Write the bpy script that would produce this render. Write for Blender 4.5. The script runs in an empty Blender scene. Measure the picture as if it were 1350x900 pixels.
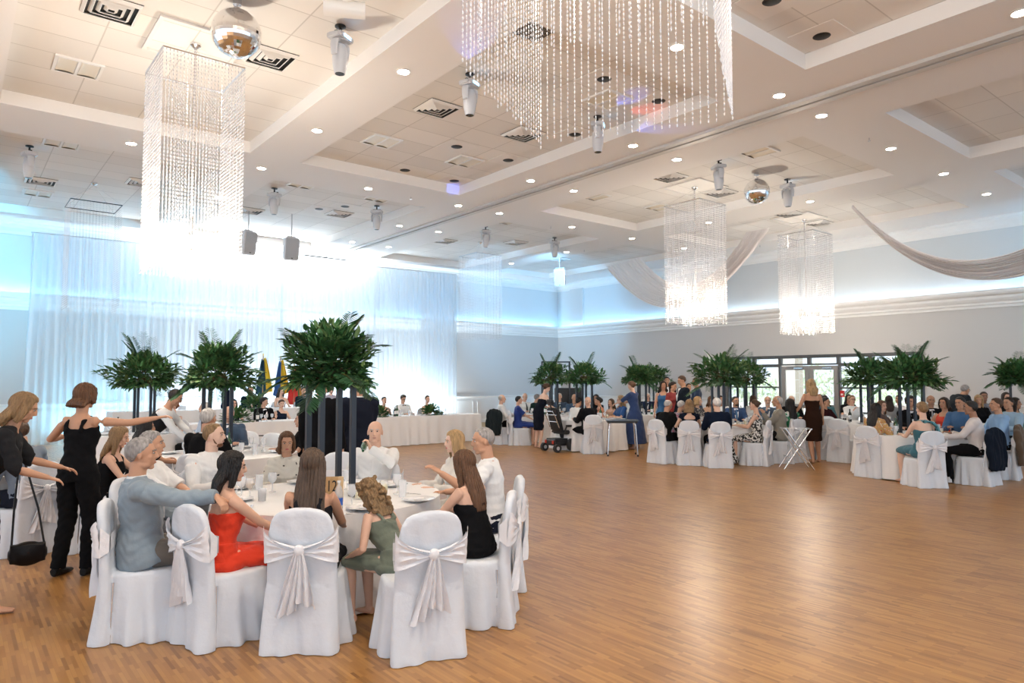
import bpy, bmesh, math, random
import numpy as np
from mathutils import Vector, Matrix, Euler
random.seed(7); rng = np.random.default_rng(7)
sc = bpy.context.scene; C = sc.collection; R = math.radians
# ---------------------------------------------------------------- camera
YAW, PITCH, FPX, CAMH = R(38.85), R(3.15), 918.0, 1.75
cd = bpy.data.cameras.new('camera'); cam = bpy.data.objects.new('camera', cd); C.objects.link(cam)
cam.location = (0, 0, CAMH); cam.rotation_euler = (R(90) + PITCH, 0, -YAW)
cd.sensor_width = 36; cd.lens = FPX / 1350 * 36; cd.clip_end = 300; sc.camera = cam
sc.view_settings.view_transform = 'Standard'; sc.view_settings.look = 'None'
sc.view_settings.gamma = 1; sc.view_settings.use_curve_mapping = False
sc.view_settings.exposure = 1.0
sc.cycles.use_denoising = True
sc.cycles.max_bounces = 8; sc.cycles.transparent_max_bounces = 40
sc.cycles.sample_clamp_indirect = 6; sc.cycles.caustics_reflective = False; sc.cycles.caustics_refractive = False
# ---------------------------------------------------------------- daylight
w = bpy.data.worlds.new('world'); sc.world = w; w.use_nodes = True
bg = w.node_tree.nodes['Background']; bg.inputs[0].default_value = (0.72, 0.86, 1.0, 1); bg.inputs[1].default_value = 0.85
def area(name, loc, rot, sx, sy, col, power, parent=None):
    l = bpy.data.lights.new(name, 'AREA'); l.shape = 'RECTANGLE'; l.size = sx; l.size_y = sy
    l.color = col; l.energy = power
    o = bpy.data.objects.new(name, l); C.objects.link(o); o.location = loc; o.rotation_euler = rot
    o['kind'] = 'helper'
    if parent: o.parent = parent
    return o
def spot(name, loc, target, col, power, ang=60, blend=.6, r=.05):
    l = bpy.data.lights.new(name, 'SPOT'); l.spot_size = R(ang); l.spot_blend = blend; l.color = col; l.energy = power; l.shadow_soft_size = r
    o = bpy.data.objects.new(name, l); C.objects.link(o); o.location = loc
    o.rotation_euler = (Vector(target) - Vector(loc)).to_track_quat('-Z', 'Y').to_euler()
    return o
sl = bpy.data.lights.new('sun', 'SUN'); sl.energy = 3.5; sl.angle = R(2); sl.color = (1, .97, .9); so = bpy.data.objects.new('sun', sl); C.objects.link(so); so.rotation_euler = Vector((.55, .05, -.83)).to_track_quat('-Z', 'Y').to_euler()
BLUE = (.25, .62, 1.0); CYAN = (.10, .62, 1.0); WARM = (1.0, .80, .62)
# LED battens standing behind the sheer backdrop, washing the wall and the ceiling edge
for i, x in enumerate((3.2, 6.0, 8.2, 10.4, 12.6, 14.4)):
    area('batten_light', (x, 22.95, .15), (R(180 - 8), 0, 0), 1.6, .15, (.70, .88, 1.0) if i > 0 else (.3, .75, 1.0), 75 if i else 30)
for x, p_ in ((5.6, 150), (8.0, 150), (10.4, 110)):
    area('uplight_batten', (x, 22.3, 5.45), (R(180 - 14), 0, 0), 1.6, .12, (.92, .97, 1.0), p_)
# colour washes thrown by the moving heads
spot('wash', (1.0, 16.2, 5.4), (-1.5, 23.2, 4.4), CYAN, 900, 66)
spot('wash', (5.8, 16.2, 5.4), (2.0, 23.2, 4.3), CYAN, 260, 50)
spot('wash', (14.8, 16.2, 5.4), (20.2, 23.0, 4.3), BLUE, 650, 66)
spot('wash', (12.1, 16.3, 5.4), (17.8, 23.2, 4.3), BLUE, 300, 55)
spot('wash', (18.8, 1.5, 5.5), (21.4, 4.2, 4.7), CYAN, 130, 75)  # added wash from an assumed, unseen head, tinting the right wall's near end
# narrow spots added under the ceiling to throw its blue and red patches
for src, tgt, c_ in (((5.83, 8.1, 5.62), (4.9, 6.9, 6.05), (.1, .2, 1)), ((8.6, 8.1, 5.62), (8.35, 7.35, 6.27), (.1, .2, 1)), ((8.6, 8.2, 5.62), (9.3, 7.6, 6.05), (.1, .2, 1)), ((12.2, 12.3, 5.7), (12.0, 13.0, 6.27), (.2, .2, 1)), ((8.7, 12.6, 5.75), (8.9, 13.24, 6.15), (.1, .2, 1)), ((8.7, 8.2, 5.62), (8.9, 7.5, 6.27), (1, .12, .1))):
    spot('beam', src, tgt, c_, 14, 26, .3, .01)
# ---------------------------------------------------------------- materials
MATS = {}
def mat(name, col, rough=.6, metal=0, emit=0, spec=.5, bump=0, bscale=50, sheen=0, var=0, vscale=8, stretch=None, trans=0, alpha=1, coat=0):
    if name in MATS: return MATS[name]
    m = bpy.data.materials.new(name); m.use_nodes = True; N = m.node_tree.nodes; L = m.node_tree.links
    b = N['Principled BSDF']; c = (*col, 1)
    b.inputs['Base Color'].default_value = c; b.inputs['Roughness'].default_value = rough; b.inputs['Metallic'].default_value = metal
    b.inputs['Specular IOR Level'].default_value = spec
    if trans: b.inputs['Transmission Weight'].default_value = trans
    if alpha < 1: b.inputs['Alpha'].default_value = alpha
    if coat: b.inputs['Coat Weight'].default_value = coat
    if sheen: b.inputs['Sheen Weight'].default_value = sheen
    if emit: b.inputs['Emission Color'].default_value = c; b.inputs['Emission Strength'].default_value = emit
    if bump or var:
        tc = N.new('ShaderNodeTexCoord'); mp = N.new('ShaderNodeMapping'); L.new(tc.outputs['Object'], mp.inputs[0])
        if stretch: mp.inputs['Scale'].default_value = stretch
        if bump:
            n = N.new('ShaderNodeTexNoise'); n.inputs['Scale'].default_value = bscale; n.inputs['Detail'].default_value = 4
            L.new(mp.outputs[0], n.inputs[0]); bp = N.new('ShaderNodeBump'); bp.inputs['Strength'].default_value = bump; bp.inputs['Distance'].default_value = .02
            L.new(n.outputs[0], bp.inputs['Height']); L.new(bp.outputs[0], b.inputs['Normal'])
        if var:
            n = N.new('ShaderNodeTexNoise'); n.inputs['Scale'].default_value = vscale; n.inputs['Detail'].default_value = 5
            L.new(mp.outputs[0], n.inputs[0]); r = N.new('ShaderNodeValToRGB')
            r.color_ramp.elements[0].position = .3; r.color_ramp.elements[1].position = .7
            r.color_ramp.elements[0].color = tuple(max(0, v * (1 - var)) for v in col) + (1,)
            r.color_ramp.elements[1].color = tuple(min(1, v * (1 + var)) for v in col) + (1,)
            L.new(n.outputs[0], r.inputs[0]); L.new(r.outputs[0], b.inputs['Base Color'])
    MATS[name] = m; return m
def pattern_mat(name, base, cols, scale=14, rough=.7, thr=.5):
    """a printed fabric: voronoi blotches of COLS over BASE"""
    if name in MATS: return MATS[name]
    m = bpy.data.materials.new(name); m.use_nodes = True; N = m.node_tree.nodes; L = m.node_tree.links; b = N['Principled BSDF']
    b.inputs['Roughness'].default_value = rough
    tc = N.new('ShaderNodeTexCoord'); n1 = N.new('ShaderNodeTexNoise'); n1.inputs['Scale'].default_value = scale; L.new(tc.outputs['Object'], n1.inputs[0])
    r = N.new('ShaderNodeValToRGB'); r.color_ramp.interpolation = 'CONSTANT'; L.new(n1.outputs[0], r.inputs[0])
    r.color_ramp.elements[0].color = (*base, 1); e = r.color_ramp.elements[1]; e.position = thr; e.color = (*cols[0], 1)
    for i, c in enumerate(cols[1:]):
        e = r.color_ramp.elements.new(min(.98, thr + .05 * (i + 1))); e.color = (*c, 1)
    L.new(r.outputs[0], b.inputs['Base Color']); MATS[name] = m; return m
def sheer_mat(name, col, transp, transl=.5):
    m = bpy.data.materials.new(name); m.use_nodes = True; N = m.node_tree.nodes; L = m.node_tree.links
    N.remove(N['Principled BSDF']); o = N['Material Output']
    d = N.new('ShaderNodeBsdfDiffuse'); d.inputs[0].default_value = (*col, 1); t = N.new('ShaderNodeBsdfTranslucent'); t.inputs[0].default_value = (*col, 1)
    x = N.new('ShaderNodeBsdfTransparent'); a = N.new('ShaderNodeMixShader'); a.inputs[0].default_value = transl; L.new(d.outputs[0], a.inputs[1]); L.new(t.outputs[0], a.inputs[2])
    q = N.new('ShaderNodeMixShader'); q.inputs[0].default_value = transp; L.new(a.outputs[0], q.inputs[1]); L.new(x.outputs[0], q.inputs[2]); L.new(q.outputs[0], o.inputs[0])
    MATS[name] = m; return m
M_white = mat('white_paint', (.86, .84, .82), .6)
M_trim = mat('trim_paint', (.84, .84, .83), .45)
M_wall = mat('wall_paint', (.60, .58, .565), .7)
M_wallup = mat('upper_wall_paint', (.66, .70, .73), .7)
M_cloth = mat('white_cloth', (.86, .85, .85), .75, bump=.25, bscale=12, sheen=.2)
M_cover = mat('chair_cover_cloth', (.72, .75, .80), .7, bump=.6, bscale=9, sheen=.1)
M_sash = mat('sash_satin', (.85, .84, .86), .5, bump=.5, bscale=16, sheen=.3)
M_black = mat('black_metal', (.012, .014, .018), .4)
M_navy = mat('stand_metal', (.010, .016, .028), .35, spec=.6)
M_chrome = mat('chrome', (.75, .77, .8), .2, 1)
M_grey = mat('grey_plastic', (.55, .55, .57), .4)
M_dark = mat('dark_plastic', (.02, .02, .022), .5)
M_glass = mat('clear_glass', (.95, .97, 1), .05, alpha=.32, spec=.8)
M_wood = mat('varnished_wood', (.50, .30, .13), .4, var=.2, vscale=20, stretch=(1, 1, .15))
M_plate = mat('porcelain', (.85, .85, .86), .2)
# ---------------------------------------------------------------- mesh helpers
def finish(name, bm, m, parent=None, smooth=True, loc=None, rot=None):
    bmesh.ops.recalc_face_normals(bm, faces=bm.faces[:])
    me = bpy.data.meshes.new(name); bm.to_mesh(me); bm.free()
    for mm in (m if isinstance(m, (list, tuple)) else [m]): me.materials.append(mm)
    if smooth: me.polygons.foreach_set('use_smooth', [True] * len(me.polygons)); me.set_sharp_from_angle(angle=R(40))
    o = bpy.data.objects.new(name, me); C.objects.link(o)
    if parent: o.parent = parent
    if loc: o.location = loc
    if rot: o.rotation_euler = rot
    return o
def box(bm, x0, x1, y0, y1, z0, z1, mi=0, mx=None):
    vs = [bm.verts.new(Vector(p) if mx is None else mx @ Vector(p)) for p in ((x0, y0, z0), (x1, y0, z0), (x1, y1, z0), (x0, y1, z0), (x0, y0, z1), (x1, y0, z1), (x1, y1, z1), (x0, y1, z1))]
    for f in ((0, 3, 2, 1), (4, 5, 6, 7), (0, 1, 5, 4), (1, 2, 6, 5), (2, 3, 7, 6), (3, 0, 4, 7)):
        q = bm.faces.new([vs[i] for i in f]); q.material_index = mi
def frame_at(d, hint=None):
    d = Vector(d).normalized(); h = Vector(hint) if hint is not None else Vector((1, 0, 0))
    if abs(d.dot(h.normalized())) > .95: h = Vector((0, 1, 0)) if hint is None else Vector((0, 0, 1))
    u = (h - d * h.dot(d)).normalized(); v = d.cross(u); return u, v
def tube(bm, pts, rad, n=10, hint=None, caps=True, mi=0):
    """loft through PTS; RAD entries are r or (ru, rv), u along HINT"""
    P = [Vector(p) for p in pts]; rings = []
    for i, p in enumerate(P):
        d = (P[min(i + 1, len(P) - 1)] - P[max(i - 1, 0)]); u, v = frame_at(d, hint)
        r = rad[i] if isinstance(rad, (list, tuple)) else rad
        ru, rv = r if isinstance(r, (tuple, list)) else (r, r)
        rings.append([bm.verts.new(p + u * math.cos(2 * math.pi * k / n) * ru + v * math.sin(2 * math.pi * k / n) * rv) for k in range(n)])
    for a, b in zip(rings, rings[1:]):
        for k in range(n):
            f = bm.faces.new((a[k], a[(k + 1) % n], b[(k + 1) % n], b[k])); f.material_index = mi
    if caps:
        for r in (rings[0], rings[-1]):
            f = bm.faces.new(r); f.material_index = mi
def lathe(bm, prof, n=24, cx=0, cy=0, cz=0, mi=0):
    rings = []
    for r, z in prof:
        rings.append([bm.verts.new((cx + r * math.cos(2 * math.pi * k / n), cy + r * math.sin(2 * math.pi * k / n), cz + z)) for k in range(n)] if r > 1e-5 else [bm.verts.new((cx, cy, cz + z))])
    for a, b in zip(rings, rings[1:]):
        for k in range(n):
            q = [a[k % len(a)], a[(k + 1) % len(a)], b[(k + 1) % len(b)], b[k % len(b)]]
            s = []
            for v in q:
                if v not in s: s.append(v)
            if len(s) > 2:
                f = bm.faces.new(s); f.material_index = mi
def ball(bm, c, r, nu=14, nv=10, mx=None, mi=0):
    rx, ry, rz = r if isinstance(r, (tuple, list)) else (r, r, r); c = Vector(c); rings = []
    for j in range(nv + 1):
        th = math.pi * j / nv
        if j in (0, nv): ps = [Vector((0, 0, rz * math.cos(th)))]
        else: ps = [Vector((rx * math.sin(th) * math.cos(2 * math.pi * k / nu), ry * math.sin(th) * math.sin(2 * math.pi * k / nu), rz * math.cos(th))) for k in range(nu)]
        rings.append([bm.verts.new(c + (mx @ p if mx else p)) for p in ps])
    for a, b in zip(rings, rings[1:]):
        for k in range(nu):
            q = [a[k % len(a)], a[(k + 1) % len(a)], b[(k + 1) % len(b)], b[k % len(b)]]; s = []
            for v in q:
                if v not in s: s.append(v)
            if len(s) > 2:
                f = bm.faces.new(s); f.material_index = mi
def remesh(bm, voxel, smooth=2, fac=.5):
    """fuse everything in BM into one skin; returns a bmesh"""
    me = bpy.data.meshes.new('tmp'); bmesh.ops.recalc_face_normals(bm, faces=bm.faces[:]); bm.to_mesh(me); bm.free()
    o = bpy.data.objects.new('tmp', me); C.objects.link(o)
    r = o.modifiers.new('r', 'REMESH'); r.mode = 'VOXEL'; r.voxel_size = voxel
    if smooth: s = o.modifiers.new('s', 'SMOOTH'); s.iterations = smooth; s.factor = fac
    dg = bpy.context.evaluated_depsgraph_get(); e = o.evaluated_get(dg); m2 = bpy.data.meshes.new_from_object(e)
    nb = bmesh.new(); nb.from_mesh(m2); bpy.data.objects.remove(o); bpy.data.meshes.remove(me); bpy.data.meshes.remove(m2)
    return nb
def thing(name, label, cat, loc=(0, 0, 0), rotz=0, group=None):
    o = bpy.data.objects.new(name, None); C.objects.link(o); o.empty_display_size = .1
    o.location = loc; o.rotation_euler = (0, 0, rotz); tag(o, label, cat, group); return o
def tag(o, label, cat, group=None):
    o['label'] = label; o['category'] = cat
    if group: o['group'] = group
    return o
def struct(o): o['kind'] = 'structure'; return o
def kids(o): return [c for c in o.children]
CH = {}
def dup(root, loc, rotz, label=None, group=None, scale=None):
    """copy of a thing with copies of its parts and sub-parts (children taken from CH, filled by reg)"""
    r = root.copy(); C.objects.link(r); r.location = loc; r.rotation_euler = (0, 0, rotz)
    if scale: r.scale = (scale,) * 3
    if label: r['label'] = label
    if group: r['group'] = group
    for ch, subs in CH[root.name]:
        c = ch.copy(); C.objects.link(c); c.parent = r
        for g in subs:
            d = g.copy(); C.objects.link(d); d.parent = c
    return r
def reg(root):
    ob = [o for o in bpy.data.objects if o.parent == root]
    CH[root.name] = [(c, [g for g in bpy.data.objects if g.parent == c]) for c in ob]; return root
FW = Vector((math.sin(YAW), math.cos(YAW), 0)); RT = Vector((math.cos(YAW), -math.sin(YAW), 0))
def at(px, d):
    """floor point at distance D along the view axis, bearing of photo column PX"""
    k = (px - 675) / FPX * d; p = FW * d + RT * k; return Vector((p.x, p.y, 0))
# ================================================================ the room
XW, YW, ZC, ZP = 21.42, 23.27, 6.05, 6.27
# floor: strip parquet in square panels
fm = bpy.data.materials.new('parquet'); fm.use_nodes = True; N = fm.node_tree.nodes; L = fm.node_tree.links; b = N['Principled BSDF']
tc = N.new('ShaderNodeTexCoord'); mp = N.new('ShaderNodeMapping'); L.new(tc.outputs['Object'], mp.inputs[0])
def brick(sx, sy, mort, off=.5):
    k = N.new('ShaderNodeTexBrick'); k.offset = off; k.inputs['Scale'].default_value = 1; k.inputs['Brick Width'].default_value = sx; k.inputs['Row Height'].default_value = sy
    k.inputs['Mortar Size'].default_value = mort; k.inputs['Color1'].default_value = (0, 0, 0, 1); k.inputs['Color2'].default_value = (1, 1, 1, 1); k.inputs['Mortar'].default_value = (.35, .35, .35, 1)
    k.inputs['Mortar Smooth'].default_value = .3; L.new(mp.outputs[0], k.inputs[0]); return k
mp.inputs['Rotation'].default_value = (0, 0, R(90))
k1 = brick(.24, .024, .0012, .37); k2 = brick(.48, .48, .001, 0)
nz = N.new('ShaderNodeTexNoise'); nz.inputs['Scale'].default_value = 1.3; L.new(mp.outputs[0], nz.inputs[0])
ramp = N.new('ShaderNodeValToRGB'); cr = ramp.color_ramp
cr.elements[0].color = (.145, .055, .013, 1); cr.elements[1].color = (.51, .27, .080, 1); e = cr.elements.new(.35); e.color = (.335, .155, .042, 1)
mx = N.new('ShaderNodeMix'); mx.data_type = 'RGBA'; mx.inputs[0].default_value = .22; L.new(k1.outputs[0], mx.inputs[6]); L.new(k2.outputs[0], mx.inputs[7])
mx2 = N.new('ShaderNodeMix'); mx2.data_type = 'RGBA'; mx2.inputs[0].default_value = .25; L.new(mx.outputs[2], mx2.inputs[6]); L.new(nz.outputs[0], mx2.inputs[7])
L.new(mx2.outputs[2], ramp.inputs[0]); L.new(ramp.outputs[0], b.inputs['Base Color'])
b.inputs['Roughness'].default_value = .33; b.inputs['Specular IOR Level'].default_value = .5
bp = N.new('ShaderNodeBump'); bp.inputs['Strength'].default_value = .12; bp.inputs['Distance'].default_value = .004; L.new(k1.outputs[0], bp.inputs['Height']); L.new(bp.outputs[0], b.inputs['Normal'])
bm = bmesh.new(); box(bm, -9, XW + .3, -7, YW + .3, -.12, 0); struct(finish('floor', bm, fm, smooth=False))
# ceiling: beams at ZC, coffers up to ZP; tile grid only in the coffers
tm = bpy.data.materials.new('ceiling_tile'); tm.use_nodes = True; N = tm.node_tree.nodes; L = tm.node_tree.links; b = N['Principled BSDF']
tc = N.new('ShaderNodeTexCoord'); mp = N.new('ShaderNodeMapping'); L.new(tc.outputs['Object'], mp.inputs[0]); mp.inputs['Location'].default_value = (-.45, -6.2, 0)
k1 = N.new('ShaderNodeTexBrick'); k1.offset = 0; k1.inputs['Scale'].default_value = 1
for nm, v in (('Brick Width', .96), ('Row Height', .64), ('Mortar Size', .010), ('Mortar Smooth', .2)): k1.inputs[nm].default_value = v
k1.inputs['Color1'].default_value = (.78, .76, .73, 1); k1.inputs['Color2'].default_value = (.86, .84, .81, 1); k1.inputs['Mortar'].default_value = (.62, .60, .57, 1)
L.new(mp.outputs[0], k1.inputs[0]); L.new(k1.outputs[0], b.inputs['Base Color']); b.inputs['Roughness'].default_value = .8
XS = [(-4.4, -.55), (.45, 4.28), (5.28, 9.1), (11.6, 15.3), (16.6, 19.65)]; YS = [(-2.25, 4.8), (6.2, 13.25), (14.75, 21.9)]
bx = sorted({-9, XW + .3} | {v for s in XS for v in s}); by = sorted({-7, YW + .3} | {v for s in YS for v in s})
bm = bmesh.new(); coff = set()
for i in range(len(bx) - 1):
    for j in range(len(by) - 1):
        c = (bx[i], bx[i + 1]) in XS and (by[j], by[j + 1]) in YS
        z = ZP if c else ZC
        f = bm.faces.new([bm.verts.new(p) for p in ((bx[i], by[j], z), (bx[i + 1], by[j], z), (bx[i + 1], by[j + 1], z), (bx[i], by[j + 1], z))]); f.material_index = 1 if c else 0
        if c:
            x0, x1, y0, y1 = bx[i], bx[i + 1], by[j], by[j + 1]
            for a, q in (((x0, y0), (x1, y0)), ((x1, y0), (x1, y1)), ((x1, y1), (x0, y1)), ((x0, y1), (x0, y0))):
                bm.faces.new([bm.verts.new(p) for p in ((*a, ZC), (*q, ZC), (*q, ZP), (*a, ZP))])
box(bm, -9, XW + .3, -7, YW + .3, ZP + .05, ZP + .1)
o = struct(finish('ceiling', bm, [M_white, tm], smooth=False))
# walls
def wall(name, parts, m): 
    bm = bmesh.new()
    for p in parts: box(bm, *p)
    return struct(finish(name, bm, m, smooth=False))
wall('wall_back', [(-9, XW + .3, YW, YW + .25, 0, 4.05)], M_wall)
wall('wall_back_upper', [(-9, XW + .3, YW, YW + .25, 4.05, ZC)], M_wallup)
D0, D1, DZ = 8.1, 14.47, 2.50
wall('wall_right', [(XW, XW + .25, -7, D0, 0, 4.05), (XW, XW + .25, D1, YW, 0, 4.05), (XW, XW + .25, D0, D1, DZ, 4.05)], M_wall)
wall('wall_right_upper', [(XW, XW + .25, -7, YW, 4.05, ZC)], M_wallup)
# mouldings: profile (outward, z) extruded along a wall
def extr(name, prof, segs, m=M_trim):
    bm = bmesh.new()
    for (p0, p1, nrm) in segs:
        a = [bm.verts.new(Vector(p0) + Vector(nrm) * u + Vector((0, 0, z))) for u, z in prof]; q = [bm.verts.new(Vector(p1) + Vector(nrm) * u + Vector((0, 0, z))) for u, z in prof]
        for k in range(len(prof)): bm.faces.new((a[k], a[(k + 1) % len(prof)], q[(k + 1) % len(prof)], q[k]))
        bm.faces.new(a); bm.faces.new(q)
    return struct(finish(name, bm, m, smooth=False))
BK = ((-9, YW, 0), (XW, YW, 0), (0, -1, 0)); RG = ((XW, -7, 0), (XW, YW, 0), (-1, 0, 0))
crown = [(0, 3.66), (.03, 3.66), (.03, 3.72), (.06, 3.75), (.06, 3.80), (.10, 3.84), (.13, 3.90), (.13, 3.96), (.20, 4.0), (.22, 4.05), (.22, 4.12), (.20, 4.12), (.20, 4.07), (0, 4.07)]
extr('trim_crown_back', crown, [BK]); extr('trim_crown_right', crown, [RG])
cap = [(0, ZC - .32), (.03, ZC - .32), (.05, ZC - .24), (.12, ZC - .16), (.14, ZC - .10), (.22, ZC - .05), (.22, ZC), (0, ZC)]
extr('trim_cornice_back', cap, [BK]); extr('trim_cornice_right', cap, [RG])
rail = [(0, 1.0), (.02, 1.0), (.03, 1.04), (.05, 1.06), (.05, 1.09), (0, 1.09)]
RGa = ((XW, -7, 0), (XW, D0 - .06, 0), (-1, 0, 0)); RGb = ((XW, D1 + .06, 0), (XW, YW, 0), (-1, 0, 0))
extr('trim_rail_back', rail, [BK]); extr('trim_rail_right', rail, [RGa, RGb])
base = [(0, 0), (.03, 0), (.03, .12), (.02, .14), (0, .15)]
extr('baseboard_back', base, [BK]); extr('baseboard_right', base, [RGa, RGb])
# wainscot sheets and raised panels
bm = bmesh.new(); box(bm, -9, XW, YW - .012, YW, .15, 1.0)
x = -8.6
while x < XW - 1.4:
    for (a, q, c_, d_) in ((x, x + 1.3, .25, .28), (x, x + 1.3, .87, .90), (x, x + .03, .25, .9), (x + 1.27, x + 1.3, .25, .9)): box(bm, a, q, YW - .03, YW - .012, c_, d_)
    x += 1.5
struct(finish('trim_wainscot_back', bm, M_trim, smooth=False))
bm = bmesh.new(); box(bm, XW - .012, XW, -7, D0 - .06, .15, 1.0); box(bm, XW - .012, XW, D1 + .06, YW, .15, 1.0)
y = 14.9
while y < YW - 1.4:
    for (a, q, c_, d_) in ((y, y + 1.3, .25, .28), (y, y + 1.3, .87, .90), (y, y + .03, .25, .9), (y + 1.27, y + 1.3, .25, .9)): box(bm, XW - .03, XW - .012, a, q, c_, d_)
    y += 1.5
struct(finish('trim_wainscot_right', bm, M_trim, smooth=False))
# corner pilaster
bm = bmesh.new(); box(bm, XW - .1, XW, YW - 1.7, YW - .9, 4.1, ZC - .3); struct(finish('trim_corner', bm, M_wallup, smooth=False))
# cove light strips lying on the crown ledge
M_cove = mat('cove_led', (.30, .66, 1.0), emit=9)
M_covew = mat('cove_led_white', (.72, .88, 1.0), emit=5)
bm = bmesh.new(); box(bm, -9, XW - .2, YW - .19, YW - .15, 4.075, 4.10); tag(finish('cove_light', bm, M_cove, smooth=False), 'blue LED cove strip on the crown ledge of the backdrop wall', 'light')
bm = bmesh.new(); box(bm, XW - .19, XW - .15, 15.5, YW - .2, 4.075, 4.10); box(bm, XW - .19, XW - .15, -7, 6.0, 4.075, 4.10); box(bm, XW - .19, XW - .15, 6.0, 15.5, 4.075, 4.10, 1)
tag(finish('cove_light', bm, [M_cove, M_covew], smooth=False), 'blue white LED cove strip above the glass entrance wall', 'light')
# operable wall track along the flat band of the ceiling
bm = bmesh.new(); box(bm, 10.02, 10.15, -7, YW, ZC - .05, ZC - .001); box(bm, 10.21, 10.34, -7, YW, ZC - .05, ZC - .001); box(bm, 10.15, 10.21, -7, YW, ZC - .012, ZC - .001, 1)
struct(finish('trim_ceiling_track', bm, [mat('track_metal', (.62, .60, .57), .4), M_dark], smooth=False))
# ---------------------------------------------------------------- glazed entrance in the right wall
M_frame = mat('bronze_frame', (.10, .10, .10), .4, .3)
M_dframe = mat('door_frame_metal', (.30, .28, .26), .4, .3)
def glaze(name, y0, y1, z0, z1, t=.05, m=M_frame, x0=XW + .02, dep=.12, gl=True, bars=()):
    bm = bmesh.new()
    box(bm, x0, x0 + dep, y0, y0 + t, z0, z1); box(bm, x0, x0 + dep, y1 - t, y1, z0, z1); box(bm, x0, x0 + dep, y0 + t, y1 - t, z0, z0 + t); box(bm, x0, x0 + dep, y0 + t, y1 - t, z1 - t, z1)
    for z in bars: box(bm, x0, x0 + dep, y0 + t, y1 - t, z - t / 2, z + t / 2)
    o = struct(finish(name, bm, m, smooth=False))
    if gl:
        bm = bmesh.new(); box(bm, x0 + dep / 2, x0 + dep / 2 + .01, y0 + t, y1 - t, z0 + t, z1 - t)
        finish('glass_pane', bm, mat('window_glass', (.9, 1, .98), .02, alpha=.12), parent=o, smooth=False)
    return o
n = 1
for (a, c) in ((13.41, 14.47), (12.44, 13.41), (9.53, 10.49), (8.1, 9.53)):
    glaze('window_%d' % n, a, c, .05, 2.22, bars=(1.50, .75)); n += 1
for (a, c) in ((13.41, 14.47), (12.44, 13.41), (11.44, 12.44), (10.49, 11.44), (9.53, 10.49), (8.1, 9.53)):
    glaze('window_%d' % n, a, c, 2.22, 2.50); n += 1
for i, (a, c) in enumerate(((11.46, 12.40), (10.52, 11.44))):
    o = glaze('door_%d' % (i + 1), a, c, .02, 2.2, t=.13, m=M_dframe, x0=XW + .04, dep=.06, bars=(.9,))
    bm = bmesh.new(); y = 11.60 if i == 0 else 10.62
    tube(bm, [(XW - .03, y, .95), (XW - .03, y, 1.25)], .015); tube(bm, [(XW - .03, y, .97), (XW + .05, y, .97)], .01); tube(bm, [(XW - .03, y, 1.23), (XW + .05, y, 1.23)], .01)
    box(bm, XW - .02, XW + .04, (a + c) / 2 - .3, (a + c) / 2, 2.10, 2.15)
    finish('door_handle', bm, M_chrome, parent=o)
bm = bmesh.new(); box(bm, XW - .03, XW, D0 - .06, D1 + .06, DZ, DZ + .05); box(bm, XW - .03, XW, D0 - .06, D0, 0, DZ); box(bm, XW - .03, XW, D1, D1 + .06, 0, DZ)
struct(finish('trim_entrance', bm, M_frame, smooth=False))
bm = bmesh.new(); box(bm, XW - .04, XW + .02, 10.30, 10.42, 1.22, 1.42); box(bm, XW - .05, XW - .04, 10.33, 10.39, 1.27, 1.33, 1)
tag(finish('fire_alarm_pull', bm, [mat('alarm_red', (.6, .02, .02), .4), M_white], smooth=False), 'small red fire alarm box on the mullion beside the glass doors', 'fire alarm')
# outside: paving, a brick pier, shrubs
bm = bmesh.new(); box(bm, XW + .25, XW + 40, -12, 40, -.15, -.02); struct(finish('ground_outside', bm, mat('paving', (.55, .54, .52), .9), smooth=False))
def brickmat():
    m = bpy.data.materials.new('stone_pier'); m.use_nodes = True; N = m.node_tree.nodes; L = m.node_tree.links; k = N.new('ShaderNodeTexBrick'); tc = N.new('ShaderNodeTexCoord'); L.new(tc.outputs['Object'], k.inputs[0])
    mp = N.new('ShaderNodeMapping'); mp.inputs['Rotation'].default_value = (R(90), 0, R(90)); L.new(tc.outputs['Object'], mp.inputs[0]); L.new(mp.outputs[0], k.inputs[0])
    k.inputs['Scale'].default_value = 1; k.inputs['Brick Width'].default_value = .5; k.inputs['Row Height'].default_value = .3; k.inputs['Mortar Size'].default_value = .012
    k.inputs['Color1'].default_value = (.52, .43, .32, 1); k.inputs['Color2'].default_value = (.62, .52, .40, 1); k.inputs['Mortar'].default_value = (.7, .68, .62, 1); L.new(k.outputs[0], N['Principled BSDF'].inputs['Base Color']); return m
bm = bmesh.new(); box(bm, 25.2, 25.8, 14.0, 14.75, 0, 3.6); box(bm, 25.1, 25.9, 13.9, 14.85, 3.6, 3.75); tag(finish('stone_pier', bm, brickmat(), smooth=False), 'square tan stone pier standing outside the left glass door', 'pier')
bm = bmesh.new()
for i in range(6000):
    a = rng.uniform(0, 40); 
    y = rng.uniform(6, 34); zt = 2.0 + .5 * math.sin(y * 1.1) + .4 * math.sin(y * 2.7); z = rng.uniform(.1, 1) ** .7 * zt; x = 36 + rng.uniform(-1, 1)
    s = rng.uniform(.08, .18); q = Euler(rng.uniform(0, 6, 3)).to_matrix()
    vs = [bm.verts.new(Vector((x, y, z)) + q @ Vector(p) * s) for p in ((-1, 0, 0), (0, -.4, .1), (1, 0, 0), (0, .4, .1))]; bm.faces.new(vs)
tag(finish('hedge', bm, mat('hedge_leaf', (.50, .62, .42), .8, var=.3, vscale=1), smooth=False), 'long green hedge across the paving outside the glass entrance', 'hedge')['kind'] = 'stuff'
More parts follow.
